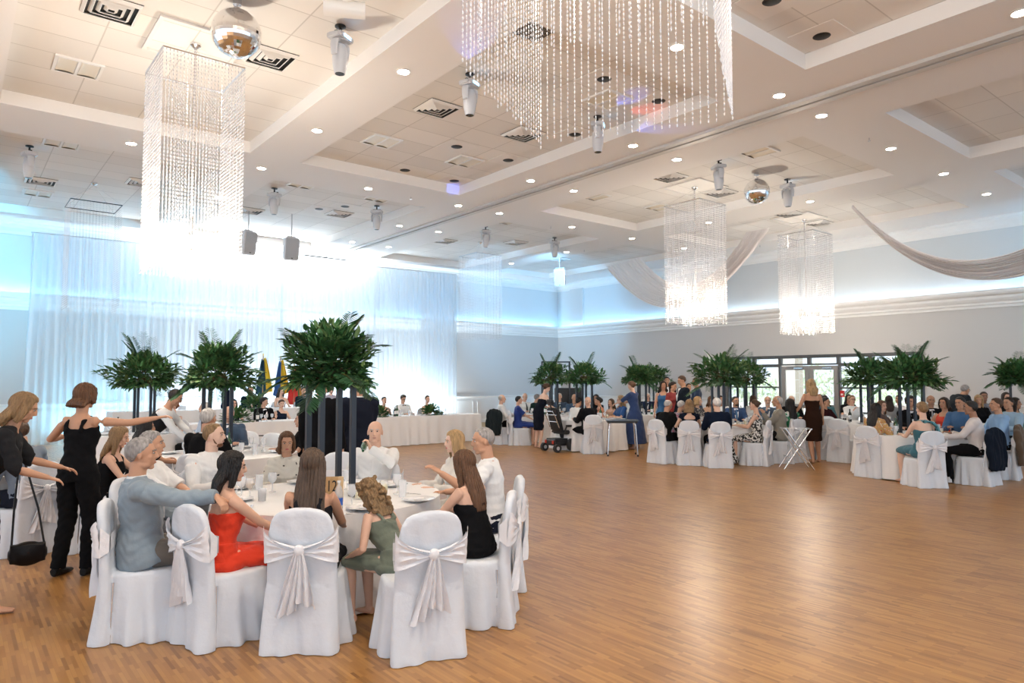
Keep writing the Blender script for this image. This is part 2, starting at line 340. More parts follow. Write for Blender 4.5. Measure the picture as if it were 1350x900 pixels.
# ================================================================ ceiling fixtures
M_lamp = mat('lamp_lens', (1.0, .88, .74), emit=75)
M_ring = mat('lamp_trim', (.85, .84, .82), .4)
def downlight(x, y, label):
    t = thing('recessed_light', label, 'ceiling light', (x, y, ZC), 0, 'recessed downlights in the ceiling beams')
    bm = bmesh.new(); lathe(bm, [(.075, -.001), (.105, -.003), (.11, -.012), (.085, -.016), (.075, -.001)], 20); finish('trim_ring', bm, M_ring, t)
    bm = bmesh.new(); lathe(bm, [(0, -.006), (.078, -.006), (.078, -.002), (0, -.002)], 20); finish('lens', bm, M_lamp, t)
    return reg(t)
d0 = downlight(4.78, 8.35, 'small round downlight in the ceiling beam left of the operable wall track, beside the coffers')
XN = {-.05: 'leftmost beam', 2.42: 'between the left coffers', 4.78: 'beam right of the left coffers', 7.17: 'between coffers left of the track', 9.62: 'band just left of the track', 10.9: 'band just right of the track', 13.48: 'between coffers right of the track', 16.0: 'beam before the rightmost coffers', 18.54: 'between the rightmost coffers'}
YN = {2.45: 'nearest the camera', 5.5: 'on the first cross beam', 8.4: 'third from the camera', 11.3: 'beside the middle coffers', 14.05: 'on the second cross beam', 16.95: 'beside the far coffers', 19.9: 'closest to the backdrop'}
for x in XN:
    for y in YN:
        if (x, y) == (4.78, 8.4): d0['label'] = 'round downlight, %s, %s' % (XN[x], YN[y]); continue
        if x in (2.42, 7.17, 13.48, 18.54) and y not in (5.5, 14.05): continue
        if x == 2.42 and y == 5.5: continue
        dup(d0, (x, y, ZC), 0, 'round downlight, %s, %s' % (XN[x], YN[y]))
def place(x, y):
    c = 0 if x < 4.5 else 1 if x < 9.3 else 2 if x < 15.5 else 3; r = 0 if y < 5 else 1 if y < 13.6 else 2
    x0, x1 = XS[c + 1]; y0, y1 = YS[r]; u = (x - x0) / (x1 - x0); v = (y - y0) / (y1 - y0)
    return '%s coffer of the %s column, %s %s side' % (('near', 'middle', 'far')[r], ('leftmost', 'second', 'third', 'rightmost')[c], 'near' if v < .33 else 'mid' if v < .66 else 'far', 'left' if u < .5 else 'right')
M_can = mat('black_baffle', (.01, .01, .01), .5)
def can(x, y):
    t = thing('ceiling_speaker', 'small round black ceiling speaker in a coffer tile', 'ceiling speaker', (x, y, ZP), 0, 'black round speakers in the coffer tiles')
    bm = bmesh.new(); lathe(bm, [(0, -.02), (.06, -.02), (.10, -.012), (.115, -.004), (.115, 0), (0, 0)], 20); finish('grille', bm, M_can, t)
    bm = bmesh.new(); box(bm, -.31, .31, -.31, .31, -.006, 0); finish('tile_panel', bm, mat('tile_plain', (.84, .82, .80), .7), t, smooth=False); return reg(t)
c0 = can(7.5, 11.02); c0['label'] = 'round black ceiling speaker, ' + place(7.5, 11.02)
for x, y in ((8.8, 11.05), (7.49, 12.98), (8.77, 12.98), (7.51, 7.11), (8.82, 9.1), (7.49, 4.35), (8.78, 4.4), (8.8, 7.13), (7.87, 16.72), (7.45, 17.4)): dup(c0, (x, y, ZP), 0, 'round black ceiling speaker, ' + place(x, y))
# square louvred diffusers
def vent():
    t = thing('ceiling_vent', 'square white louvred air diffuser with black slots in a coffer', 'air vent', (1.37, 9.47, ZP), 0, 'square air diffusers in the coffers')
    bm = bmesh.new(); box(bm, -.30, .30, -.30, .30, -.012, -.004); finish('backing', bm, M_can, t, smooth=False)
    for k, s in enumerate((.30, .225, .15, .075)):
        bm = bmesh.new(); u = s - .035; a = [bm.verts.new((sx * s, sy * s, -.012)) for sx, sy in ((-1, -1), (1, -1), (1, 1), (-1, 1))]; q = [bm.verts.new((sx * u, sy * u, -.05)) for sx, sy in ((-1, -1), (1, -1), (1, 1), (-1, 1))]
        q2 = [bm.verts.new((sx * (u - .006), sy * (u - .006), -.045)) for sx, sy in ((-1, -1), (1, -1), (1, 1), (-1, 1))]
        for i in range(4): bm.faces.new((a[i], a[(i + 1) % 4], q[(i + 1) % 4], q[i])); bm.faces.new((q[i], q[(i + 1) % 4], q2[(i + 1) % 4], q2[i]))
        finish('louvre', bm, M_ring, t, smooth=False)
    return reg(t)
v0 = vent(); v0['label'] = 'louvred diffuser, ' + place(1.37, 9.47)
for x, y in ((3.34, 9.55), (6.16, 9.62), (8.05, 9.66), (12.32, 9.7), (14.31, 9.75), (1.45, 18.87), (3.26, 17.57), (6.08, 18.69), (8.08, 17.52), (12.38, 18.83), (14.32, 17.58), (17.6, 19.0), (19.3, 9.9), (17.6, 9.85)):
    dup(v0, (x, y, ZP), 0, 'louvred diffuser, ' + place(x, y))
t = thing('return_grille', 'dark square return air grille in the coffer behind the hanging bead strings', 'air vent', (5.65, 6.56, ZP))
bm = bmesh.new(); box(bm, -.3, .3, -.3, .3, -.012, -.002); finish('backing', bm, mat('grille_grey', (.12, .11, .10), .6), t, smooth=False)
bm = bmesh.new()
for k in range(16): box(bm, -.3, .3, -.3 + k * .04, -.29 + k * .04, -.02, -.012)
finish('grille', bm, mat('grille_bar', (.3, .28, .26), .6), t, smooth=False)
# recessed troffers
def troffer():
    t = thing('recessed_luminaire', 'unlit square recessed light box with two curved reflectors in a coffer', 'ceiling light', (1.28, 11.6, ZP), 0, 'unlit square light boxes in the coffers')
    bm = bmesh.new()
    for (a, q, c, d) in ((-.30, .30, -.30, -.26), (-.30, .30, .26, .30), (-.30, -.26, -.26, .26), (.26, .30, -.26, .26), (-.02, .02, -.26, .26)): box(bm, a, q, c, d, -.03, -.002)
    finish('frame', bm, M_ring, t, smooth=False)
    for s in (-1, 1):
        bm = bmesh.new()
        pr = [(s * (.14 + .115 * math.cos(a)), -.026 + .020 * math.sin(a)) for a in np.linspace(0, math.pi, 9)]
        vs = [[bm.verts.new((x, y, z)) for x, z in pr] for y in (-.26, .26)]
        for i in range(8): bm.faces.new((vs[0][i], vs[0][i + 1], vs[1][i + 1], vs[1][i]))
        bm.faces.new(vs[0]); bm.faces.new(vs[1]); finish('reflector', bm, mat('reflector', (.78, .72, .60), .35), t)
    return reg(t)
t0 = troffer(); t0['label'] = 'unlit square light, ' + place(1.28, 11.6)
for x, y in ((6.2, 11.63), (8.13, 11.65), (1.5, 15.55), (1.5, 20.15), (8.15, 15.4), (6.2, 15.4), (12.3, 7.5), (12.2, 11.9), (14.3, 11.6), (12.2, 15.4), (8.1, 7.6)): dup(t0, (x, y, ZP), 0, 'unlit square light, ' + place(x, y))
# rosette frames on the coffers over the chandeliers
M_w2 = mat('moulding_white', (.80, .78, .75), .6)
for x, y in ((2.42, 9.8), (13.45, 9.87), (18.3, 9.95)):
    bm = bmesh.new(); s = .55
    for (a, q, c, d) in ((-s, s, -s, -s + .05), (-s, s, s - .05, s), (-s, -s + .05, -s + .05, s - .05), (s - .05, s, -s + .05, s - .05)): box(bm, x + a, x + q, y + c, y + d, ZP - .03, ZP - .001)
    struct(finish('trim_rosette', bm, M_w2, smooth=False))
# moving head spotlights
M_mh = mat('moving_head_shell', (.62, .63, .66), .35)
M_eye = mat('indicator_blue', (.2, .6, 1), emit=6)
def moving_head():
    t = thing('moving_head_light', 'x', 'stage light', (3.73, 8.13, ZP), R(30), 'moving head lights hanging from the coffers')
    bm = bmesh.new(); tube(bm, [(0, 0, 0), (0, 0, -.10)], .018, 10); lathe(bm, [(0, -.005), (.07, -.005), (.07, -.02), (.02, -.03), (0, -.03)], 16)
    box(bm, -.10, .10, -.02, .02, -.13, -.10); finish('clamp', bm, M_black, t)
    bm = bmesh.new(); box(bm, -.14, .14, -.11, .11, -.20, -.13); box(bm, -.155, -.14, -.07, .07, -.19, -.14); box(bm, .14, .155, -.07, .07, -.19, -.14)
    bmesh.ops.bevel(bm, geom=bm.edges[:], offset=.012, segments=2, affect='EDGES'); bs = finish('base', bm, M_mh, t)
    bm = bmesh.new(); box(bm, -.07, .07, -.114, -.108, -.185, -.15); finish('display', bm, M_eye, bs, smooth=False)
    bm = bmesh.new(); lathe(bm, [(0, -.20), (.09, -.20), (.10, -.215), (0, -.225)], 20)
    for s in (-1, 1):
        tube(bm, [(s * .05, 0, -.215), (s * .115, 0, -.235), (s * .128, 0, -.29), (s * .120, 0, -.42)], [(.05, .022), (.06, .024), (.06, .02), (.045, .016)], 12, hint=(0, 1, 0))
    finish('yoke', bm, M_mh, t)
    bm = bmesh.new(); lathe(bm, [(0, -.25), (.06, -.255), (.085, -.29), (.098, -.36), (.098, -.46), (.088, -.54), (.075, -.60), (.070, -.63), (.060, -.63), (.055, -.61), (0, -.61)], 20); h = finish('head', bm, M_mh, t)
    bm = bmesh.new(); lathe(bm, [(0, -.632), (.058, -.632), (.058, -.622), (0, -.622)], 20); finish('lens', bm, mat('lens_dark', (.02, .04, .06), .05, spec=1), h)
    return reg(t)
m0 = moving_head()
mh = [(3.73, 8.13, 'beside the large mirror ball, nearest the camera'), (5.83, 8.23, 'behind the left end of the near bead strings'), (8.5, 8.21, 'behind the right part of the hanging bead strings'),
      (12.13, 8.3, 'left of the small mirror ball'), (14.55, 8.16, 'right of the small mirror ball'), (1.04, 16.17, 'at the far left over the blue lit wall'),
      (5.81, 16.16, 'right of the tall left chandelier'), (8.48, 16.13, 'right of the two hanging loudspeakers'), (12.13, 16.3, 'just right of the ceiling track near the backdrop'), (14.82, 16.24, 'near the blue corner of the room')]
for i, (x, y, s) in enumerate(mh):
    lb = 'grey moving head spotlight pointing down, ' + s
    if i == 0: m0['label'] = lb
    else: dup(m0, (x, y, ZP), R(20 * i), lb)
# mirror balls
def mirror_ball(x, y, z, r, label):
    t = thing('mirror_ball', label, 'disco ball', (x, y, z), 0, 'mirror balls')
    bm = bmesh.new(); nu, nv = 44, 24; rings = []
    for j in range(nv + 1):
        th = math.pi * j / nv; rings.append([bm.verts.new((r * math.sin(th) * math.cos(2 * math.pi * k / nu), r * math.sin(th) * math.sin(2 * math.pi * k / nu), r * math.cos(th))) for k in range(nu)])
    for a, b in zip(rings, rings[1:]):
        for k in range(nu): bm.faces.new((a[k], a[(k + 1) % nu], b[(k + 1) % nu], b[k]))
    finish('mirror_tiles', bm, mat('mirror', (.86, .87, .88), .06, 1), t, smooth=False)
    bm = bmesh.new(); tube(bm, [(0, 0, r - .01), (0, 0, r + .03)], .04, 12); tube(bm, [(0, 0, r), (0, 0, ZP - z - .04)], .008, 8); lathe(bm, [(0, ZP - z - .06), (.05, ZP - z - .06), (.05, ZP - z - .001), (0, ZP - z - .001)], 12)
    finish('motor_rod', bm, M_chrome, t); return t
mirror_ball(2.51, 8.34, 5.86, .285, 'large mirror ball at the top left, the nearer of the two')
mirror_ball(13.59, 8.34, 5.86, .27, 'small mirror ball between two moving head lights, right of centre')
# ceiling mounted projector / tube near the near moving head
t = thing('ceiling_projector', 'white cylindrical ceiling fixture cut off by the top edge above a moving head', 'projector', (3.45, 7.4, ZP))
bm = bmesh.new(); tube(bm, [(0, 0, -.001), (0, 0, -.12)], .03); tube(bm, [(-.22, .1, -.2), (.2, -.12, -.2)], [.085, .095], 20); finish('body', bm, M_ring, t)
# sprinklers and small sensors
for x, y in ((3.9, 14.0), (8.3, 14.1), (13.0, 14.4), (16.2, 16.3), (12.6, 5.5), (18.0, 13.4), (20.0, 12.2)):
    bm = bmesh.new(); tube(bm, [(x, y, ZC), (x, y, ZC - .05)], .012, 8); lathe(bm, [(0, -.05), (.025, -.05), (.025, -.058), (0, -.058)], 10, x, y, ZC)
    tag(finish('sprinkler_head', bm, M_chrome), 'tiny sprinkler head under the white ceiling', 'sprinkler', 'sprinkler heads')
# ---------------------------------------------------------------- chandeliers
bead = bpy.data.materials.new('crystal_bead'); bead.use_nodes = True; N = bead.node_tree.nodes; L = bead.node_tree.links; N.remove(N['Principled BSDF'])
g = N.new('ShaderNodeBsdfGlossy'); g.inputs['Roughness'].default_value = .12; g.inputs[0].default_value = (1, 1, 1, 1)
tl = N.new('ShaderNodeBsdfTranslucent'); tl.inputs[0].default_value = (.95, .93, .95, 1); df = N.new('ShaderNodeBsdfDiffuse'); df.inputs[0].default_value = (.95, .93, .95, 1); tp = N.new('ShaderNodeBsdfTransparent')
m1 = N.new('ShaderNodeMixShader'); m1.inputs[0].default_value = .5; L.new(tl.outputs[0], m1.inputs[1]); L.new(df.outputs[0], m1.inputs[2])
m2 = N.new('ShaderNodeMixShader'); m2.inputs[0].default_value = .35; L.new(m1.outputs[0], m2.inputs[1]); L.new(g.outputs[0], m2.inputs[2])
m3 = N.new('ShaderNodeMixShader'); m3.inputs[0].default_value = .35; L.new(m2.outputs[0], m3.inputs[1]); L.new(tp.outputs[0], m3.inputs[2]); L.new(m3.outputs[0], N['Material Output'].inputs[0])
def bead_string(V, F, x, y, z0, z1, r, pitch):
    n = max(2, int((z0 - z1) / pitch)); ph = random.random() * 3
    for i in range(n):
        zc = z0 - (i + .5) * pitch; h = pitch * .5; b = len(V)
        V.append((x, y, zc + h)); V.append((x, y, zc - h))
        for k in range(4): a = ph + k * math.pi / 2; V.append((x + r * math.cos(a), y + r * math.sin(a), zc))
        for k in range(4): F.append((b, b + 2 + k, b + 2 + (k + 1) % 4)); F.append((b + 1, b + 2 + (k + 1) % 4, b + 2 + k))
def mesh_of(name, V, F, m, parent, smooth=False):
    me = bpy.data.meshes.new(name); me.from_pydata(V, [], F); me.materials.append(m); o = bpy.data.objects.new(name, me); C.objects.link(o); o.parent = parent; return o
M_bulb = mat('candle_bulb', (1.0, .86, .68), emit=14)
def chandelier(x, y, zt, zb, s, label, lit=True, rot=0, n=26, r=.007, pitch=.05, inner=True, rows=1, frame=M_chrome, core_z=None, power=90):
    t = thing('bead_chandelier', label, 'chandelier', (x, y, zt), rot, 'square bead string chandeliers')
    h = s / 2; top = (ZP - zt)
    bm = bmesh.new()
    for a, q in (((-h, -h), (h, -h)), ((h, -h), (h, h)), ((h, h), (-h, h)), ((-h, h), (-h, -h))):
        tube(bm, [(*a, 0), (*q, 0)], .011, 6)
    finish('frame', bm, frame, t)
    bm = bmesh.new()
    for a in ((-h, -h), (h, -h), (h, h), (-h, h)): tube(bm, [(*a, 0), (0, 0, top - .06)], .0025, 5)
    lathe(bm, [(0, top - .001), (.07, top - .001), (.07, top - .03), (.02, top - .07), (0, top - .07)], 14); finish('suspension', bm, M_chrome, t)
    side = 0
    for a, q in (((-h, -h), (h, -h)), ((h, -h), (h, h)), ((h, h), (-h, h)), ((-h, h), (-h, -h))):
        V, F = [], []
        for row in range(rows):
            for i in range(n):
                u = (i + .5 * (row % 2)) / n; k = 1 - row * .12; zz = zb - zt + random.uniform(-.02, .03) + row * .02
                bead_string(V, F, (a[0] + (q[0] - a[0]) * u) * k, (a[1] + (q[1] - a[1]) * u) * k, 0, zz, r, pitch)
        o = mesh_of('bead_curtain', V, F, bead, t); o['kind'] = 'stuff'
    if inner:
        core = (zb + .75 if core_z is None else core_z) - zt
        V, F = [], []
        for k in range(3): bead_string(V, F, .012 * math.cos(k * 2.1), .012 * math.sin(k * 2.1), top - .05, core, .014, .045)
        o = mesh_of('bead_rope', V, F, bead, t)
        # crystal cluster: arms, candle bulbs, drops
        bm = bmesh.new(); lathe(bm, [(0, .35), (.02, .35), (.03, .2), (.02, .1), (.045, .05), (.02, 0), (.05, -.06), (.02, -.1), (0, -.1)], 12, 0, 0, core)
        for k in range(8):
            a = k * math.pi / 4; c, s_ = math.cos(a), math.sin(a)
            tube(bm, [(0, 0, core), (.10 * c, .10 * s_, core - .06), (.20 * c, .20 * s_, core - .04), (.24 * c, .24 * s_, core + .03)], .006, 6)
            lathe(bm, [(0, .03), (.025, .04), (.02, .05), (0, .05)], 8, .24 * c, .24 * s_, core)
        cl = finish('arm_cluster', bm, M_chrome, t)
        bm = bmesh.new()
        for k in range(8):
            a = k * math.pi / 4; ball(bm, (.24 * math.cos(a), .24 * math.sin(a), core + .09), (.014, .014, .04), 8, 6)
        finish('candle_bulb', bm, M_bulb if lit else M_plate, cl)
        V, F = [], []
        for k in range(34):
            a = k * 2.4; rr = .08 + .20 * ((k * 7) % 10) / 10; bead_string(V, F, rr * math.cos(a), rr * math.sin(a), core + random.uniform(.0, .06), core - random.uniform(.12, .3), .013, .04)
        mesh_of('crystal_drop', V, F, bead, cl)['kind'] = 'stuff'
        bm = bmesh.new()
        for k in range(26):
            a = k * 2.4; rr = .05 + .22 * ((k * 3) % 7) / 7; ball(bm, (rr * math.cos(a), rr * math.sin(a), core - .33 + rr * .7 + random.uniform(-.03, .03)), .022, 8, 6)
        finish('crystal_ball', bm, bead, cl)['kind'] = 'stuff'
        if lit:
            l = bpy.data.lights.new('candle_light', 'POINT'); l.energy = power; l.color = (1, .87, .72); l.shadow_soft_size = .16
            lo = bpy.data.objects.new('candle_light', l); C.objects.link(lo); lo.parent = t; lo.location = (0, 0, core + .12); lo['kind'] = 'helper'
    return t
chandelier(2.42, 9.8, 5.90, 3.12, 1.0, 'lit square bead chandelier hanging at the left in front of the backdrop', n=24, core_z=3.55, power=190, r=.008)
chandelier(13.45, 9.87, 5.82, 3.02, 1.0, 'lit square bead chandelier before the swagged fabric, left of the two at right', n=24, core_z=3.45, power=120, r=.009)
chandelier(18.6, 9.95, 5.82, 3.02, 1.05, 'lit square bead chandelier over the glass entrance, rightmost of all', n=24, core_z=3.4, power=120, r=.011)
chandelier(2.42, 18.3, 5.72, 3.3, 1.0, 'unlit bead chandelier with a thin dark square frame at the far left ceiling', lit=False, n=16, r=.0035, inner=False, frame=M_navy)
chandelier(13.4, 18.3, 5.80, 3.05, 1.0, 'unlit square bead chandelier near the blue corner, right of the backdrop', lit=False, n=24, r=.0075, inner=False)
chandelier(2.35, 2.19, 5.9, 3.05, 1.03, 'huge near bead chandelier hanging from the top edge of the photo', rot=R(30), n=26, r=.0045, pitch=.026, rows=1, core_z=4.6, power=300)
# ---------------------------------------------------------------- hanging loudspeakers
def loudspeaker(x, y, z, rz, tilt, label):
    t = thing('hanging_loudspeaker', label, 'loudspeaker', (x, y, z), rz, 'hanging loudspeakers')
    mx = Matrix.Rotation(tilt, 4, 'X')
    bm = bmesh.new(); box(bm, -.19, .19, -.02, .28, -.62, 0, mx=mx); bmesh.ops.bevel(bm, geom=bm.edges[:], offset=.03, segments=3, affect='EDGES'); cb = finish('cabinet', bm, mat('speaker_white', (.66, .67, .70), .5), t)
    bm = bmesh.new(); box(bm, -.17, .17, -.032, -.02, -.59, -.03, mx=mx); finish('grille', bm, mat('speaker_grille', (.50, .52, .55), .6, bump=.6, bscale=300), t, smooth=False)
    bm = bmesh.new(); box(bm, -.02, .02, -.036, -.032, -.575, -.55, mx=mx); finish('badge', bm, M_black, cb, smooth=False)
    bm = bmesh.new(); tube(bm, [(0, .13, -.01), (0, .13, .05)], .02); box(bm, -.12, .12, .10, .16, .03, .05); tube(bm, [(0, .13, .05), (0, .13, ZP - z - .002)], .014, 8); finish('bracket', bm, M_grey, t)
loudspeaker(6.06, 18.48, 5.66, R(18), R(8), 'white hanging loudspeaker beside the tall chandelier, left of the pair')
loudspeaker(7.09, 18.27, 5.60, R(-8), R(8), 'white hanging loudspeaker over the backdrop, right of the pair')
loudspeaker(16.51, 17.87, 5.62, R(-50), R(24), 'small tilted grey loudspeaker hanging in the blue corner')
t = thing('lighting_bar', 'thin black pipe hanging under the ceiling before the backdrop', 'pipe', (9.4, 21.3, 5.72))
bm = bmesh.new(); tube(bm, [(-.75, 0, 0), (.75, .05, 0)], .02, 8); finish('pipe', bm, M_black, t)
bm = bmesh.new(); tube(bm, [(0, 0, 0), (0, 0, ZP - 5.72)], .01, 8); finish('hanger', bm, M_black, t)
# ---------------------------------------------------------------- backdrop of sheer curtain
def drape(name, x0, x1, y, z0, z1a, z1b, m, seed, per=.17, amp=.07, nx=700, lean=0):
    rg = np.random.default_rng(seed); bm = bmesh.new(); rows = 10; grid = []
    ph = np.cumsum(rg.uniform(.5, 1.5, nx)) * (x1 - x0) / nx / per * 2 * math.pi; am = np.interp(np.arange(nx), np.arange(0, nx, 12), rg.uniform(.35, 1.2, len(np.arange(0, nx, 12))))
    for j in range(rows + 1):
        v = j / rows; row = []
        for i in range(nx):
            u = i / (nx - 1); zt = z1a + (z1b - z1a) * u; z = z0 + (zt - z0) * v
            yy = y + amp * (.45 + .55 * (1 - v)) * am[i] * math.sin(ph[i]) + .02 * math.sin(ph[i] * .31 + 3 * v)
            row.append(bm.verts.new((x0 + (x1 - x0) * u - lean * (1 - v) * max(0, 1 - u * 12), yy, z)))
        grid.append(row)
    for j in range(rows):
        for i in range(nx - 1): bm.faces.new((grid[j][i], grid[j][i + 1], grid[j + 1][i + 1], grid[j + 1][i]))
    return finish(name, bm, m)
sh = sheer_mat('sheer_voile', (.80, .86, .92), .30, .55)
t = thing('backdrop', 'full height white sheer curtain backdrop behind the head table', 'curtain', (0, 0, 0))
a = drape('sheer_panel', 1.62, 8.4, 22.35, .02, 5.66, 5.75, sh, 1, lean=.18); a.parent = t
a = drape('sheer_panel', 8.3, 15.1, 22.40, .02, 5.74, 5.82, sh, 2, per=.20); a.parent = t
a = drape('sheer_panel', 13.6, 15.2, 22.25, .02, 5.80, 5.82, sh, 5, nx=160, amp=.05); a.parent = t
bm = bmesh.new(); tube(bm, [(1.55, 22.4, 5.68), (15.25, 22.4, 5.85)], .022, 8)
for x in (1.6, 5, 8.4, 11.8, 15.2): tube(bm, [(x, 22.5, 0), (x, 22.5, 5.7)], .022, 8)
finish('pipe_frame', bm, M_grey, t)
# ---------------------------------------------------------------- ceiling swags
M_swag = sheer_mat('swag_fabric', (.92, .88, .87), .10, .35)
def swag(name, p0, p1, L0, L1, s0, s1, label, seed):
    """gathered fabric: strands from the tight inner edge (v=0) to the loose outer edge (v=1), each its own hanging curve"""
    p0 = Vector(p0); p1 = Vector(p1); rg = np.random.default_rng(seed); bm = bmesh.new(); n, k = 60, 60; grid = []
    d = (p1 - p0); d.z = 0; d.normalize(); side = Vector((-d.y, d.x, 0)); ph = np.cumsum(rg.uniform(.5, 1.5, k)) * 1.25
    for i in range(n + 1):
        u = i / n; row = []
        for j in range(k):
            v = j / (k - 1); a = p0 - d * L0 * v; b = p1 + d * L1 * v; c = a.lerp(b, u); c.z -= (s0 + (s1 - s0) * v) * 4 * u * (1 - u)
            f = .055 * math.sin(ph[j] + .4 * math.sin(5 * u)) * (.4 + .6 * math.sin(math.pi * u))
            row.append(bm.verts.new(c + side * (f + .12 * (v - .5)) + Vector((0, 0, .02 * math.cos(ph[j])))))
        grid.append(row)
    for i in range(n):
        for j in range(k - 1): bm.faces.new((grid[i][j], grid[i][j + 1], grid[i + 1][j + 1], grid[i + 1][j]))
    tag(finish(name, bm, M_swag), label, 'drapery', 'fabric swags under the ceiling')
swag('ceiling_swag', (18.6, 15.9, 5.99), (17.9, 11.3, 6.02), 2.1, .7, 1.25, 1.9, 'white fabric swag hanging behind the left lit chandelier near the corner', 1)
swag('ceiling_swag', (17.2, 7.9, 6.02), (15.7, 1.9, 6.02), .12, .6, 1.80, 2.25, 'white fabric swag rising to the right edge of the photo', 2)
# ================================================================ chairs with covers and sashes
def fill_grid(bm, G, close=False):
    for a, b in zip(G, G[1:]):
        n = len(a)
        for k in range(n if close else n - 1): bm.faces.new((a[k], a[(k + 1) % n], b[(k + 1) % n], b[k]))
def sup(bm, z, cy, hw, hd, n=32, p=3.2):
    r = []
    for k in range(n):
        a = 2 * math.pi * k / n; c, s = math.cos(a), math.sin(a)
        r.append(bm.verts.new((hw * math.copysign(abs(c) ** (2 / p), c), cy + hd * math.copysign(abs(s) ** (2 / p), s), z)))
    return r
def make_chair(name='banquet_chair', sash=True):
    t = thing(name, 'white chair', 'chair')
    bm = bmesh.new()
    G = [sup(bm, *q) for q in ((0.0, -.27, .262, .062), (.2, -.262, .245, .052), (.45, -.255, .228, .045), (.62, -.268, .222, .040), (.76, -.285, .212, .038), (.84, -.295, .196, .036), (.885, -.30, .168, .034), (.91, -.302, .125, .030), (.925, -.302, .06, .018))]
    fill_grid(bm, G, True); bm.faces.new(G[0]); bm.faces.new(G[-1])
    G = [sup(bm, *q) for q in ((0.0, .01, .285, .275), (.2, .0, .262, .255), (.40, -.005, .242, .242), (.445, -.01, .234, .236), (.462, -.01, .215, .215))]
    fill_grid(bm, G, True); bm.faces.new(G[0]); bm.faces.new(G[-1])
    bm = remesh(bm, .011, 3)
    for v in bm.verts:
        x, y, z = v.co; a = math.atan2(y - .02, x); k = max(0, 1 - z / .43)
        if z < .43:
            f = .021 * k * math.sin(9 * a + 1.3 * math.sin(2 * a) + 2.5 * z) + .010 * k * math.sin(17 * a + 1 + 4 * z)
            v.co.x += f * math.cos(a); v.co.y += f * math.sin(a)
            # cloth pulled in at the corner between back and seat
            c = math.exp(-((abs(x) - .25) / .05) ** 2 - ((y + .18) / .05) ** 2) * .03; v.co.x -= math.copysign(c * k, x)
        else:
            v.co.y += .004 * math.sin(40 * x + 9 * z) * (1 if y < -.2 else 0)
        if z < .012: v.co.z = .004
    finish('seat_cover', bm, M_cover, t)
    for sx in (-1, 1):
        for y in (-.22, .2):
            bm = bmesh.new(); tube(bm, [(sx * .2, y, .0), (sx * .19, y * .95, .40)], .012, 8); finish('leg', bm, M_chrome, t)
    if sash:
        # gathered band meeting in a knot behind the backrest
        bm = bmesh.new()
        def band(sx):
            G = []
            for i in range(15):
                u = i / 14; row = []
                for j in range(13):
                    v = j / 12 - .5; w = .055 + .17 * (1 - u) ** .8; x = sx * (.236 * math.cos(u * math.pi / 2) ** .8 + .0)
                    if u == 1: x = 0
                    z = .665 + v * w + .03 * (1 - u) + .015 * math.sin(5 * v + 3 * u)
                    y = -.285 - .06 * math.sin(u * math.pi / 2) ** .7 - .010 * math.sin(v * 26 + 4 * u) * (.3 + u) - (z - .62) * .12
                    row.append(bm.verts.new((x, y, z)))
                G.append(row)
            fill_grid(bm, G)
            G = []
            for i in range(6):
                u = i / 5; G.append([bm.verts.new((sx * (.238 - .010 * u), -.285 + .055 * u, .675 + (j / 6 - .5) * (.20 - .09 * u) - (.01) * u)) for j in range(7)])
            fill_grid(bm, G)
        band(-1); band(1)
        G = [[bm.verts.new((-.229 + .458 * i / 12, -.222, .62 + .11 * j / 3)) for j in range(4)] for i in range(13)]; fill_grid(bm, G)
        sb = finish('sash', bm, M_sash, t)
        bm = bmesh.new(); ball(bm, (0, -.352, .665), (.036, .024, .038), 14, 10); finish('knot', bm, M_sash, sb)
        for sx, L_, sp in ((-1, .40, .075), (1, .34, .03)):
            bm = bmesh.new(); G = []
            for i in range(17):
                u = i / 16; w = .03 + .11 * u ** .8; row = []
                for j in range(11):
                    v = j / 10 - .5; row.append(bm.verts.new((sx * (.012 + sp * u) + v * w, -.362 + .022 * math.sin(v * 15 + sx + u * 3) * (.4 + u) + .03 * u, .655 - L_ * u - (.05 * v * sx * u))))
                G.append(row)
            fill_grid(bm, G); finish('sash_tail', bm, M_sash, sb)
    return reg(t)
chair0 = make_chair(); chair_used = [False]
GCH = 'white covered banquet chairs with sashes'
def chair(x, y, face, label, rel=True):
    """FACE: direction the sitter looks, degrees clockwise from straight away from the camera"""
    az = (YAW + R(face)) if rel else R(face)
    if not chair_used[0]:
        chair_used[0] = True; chair0.location = (x, y, 0); chair0.rotation_euler = (0, 0, -az); chair0['label'] = label; chair0['group'] = GCH; return chair0
    return dup(chair0, (x, y, 0), -az, label, GCH)
# ================================================================ tables
def round_cloth(x, y, label, r=.92, h=.76, seed=0, name='tablecloth'):
    bm = bmesh.new(); n = 240; rg = np.random.default_rng(seed); ph = rg.uniform(0, 6, 4); nf = 15
    def rr(a, k): return r + .012 + k * (.035 + .05 * math.sin(nf * a + 1.5 * math.sin(3 * a + ph[0]) + ph[1]) + .018 * math.sin(31 * a + ph[2]))
    G = []
    for q in (.001, .4, .8, .97): G.append([bm.verts.new((q * r * math.cos(2 * math.pi * i / n), q * r * math.sin(2 * math.pi * i / n), h)) for i in range(n)])
    for z, k in ((h - .004, 0), (h - .02, .02), (h - .12, .18), (h - .3, .45), (h - .5, .75), (.02, 1.15)):
        G.append([bm.verts.new((rr(2 * math.pi * i / n, k) * math.cos(2 * math.pi * i / n), rr(2 * math.pi * i / n, k) * math.sin(2 * math.pi * i / n), z)) for i in range(n)])
    fill_grid(bm, G, True); bm.faces.new(G[0])
    o = finish(name, bm, M_cloth, loc=(x, y, 0), rot=(0, 0, ph[3])); tag(o, label, 'table', 'round tables under floor length cloths'); return o
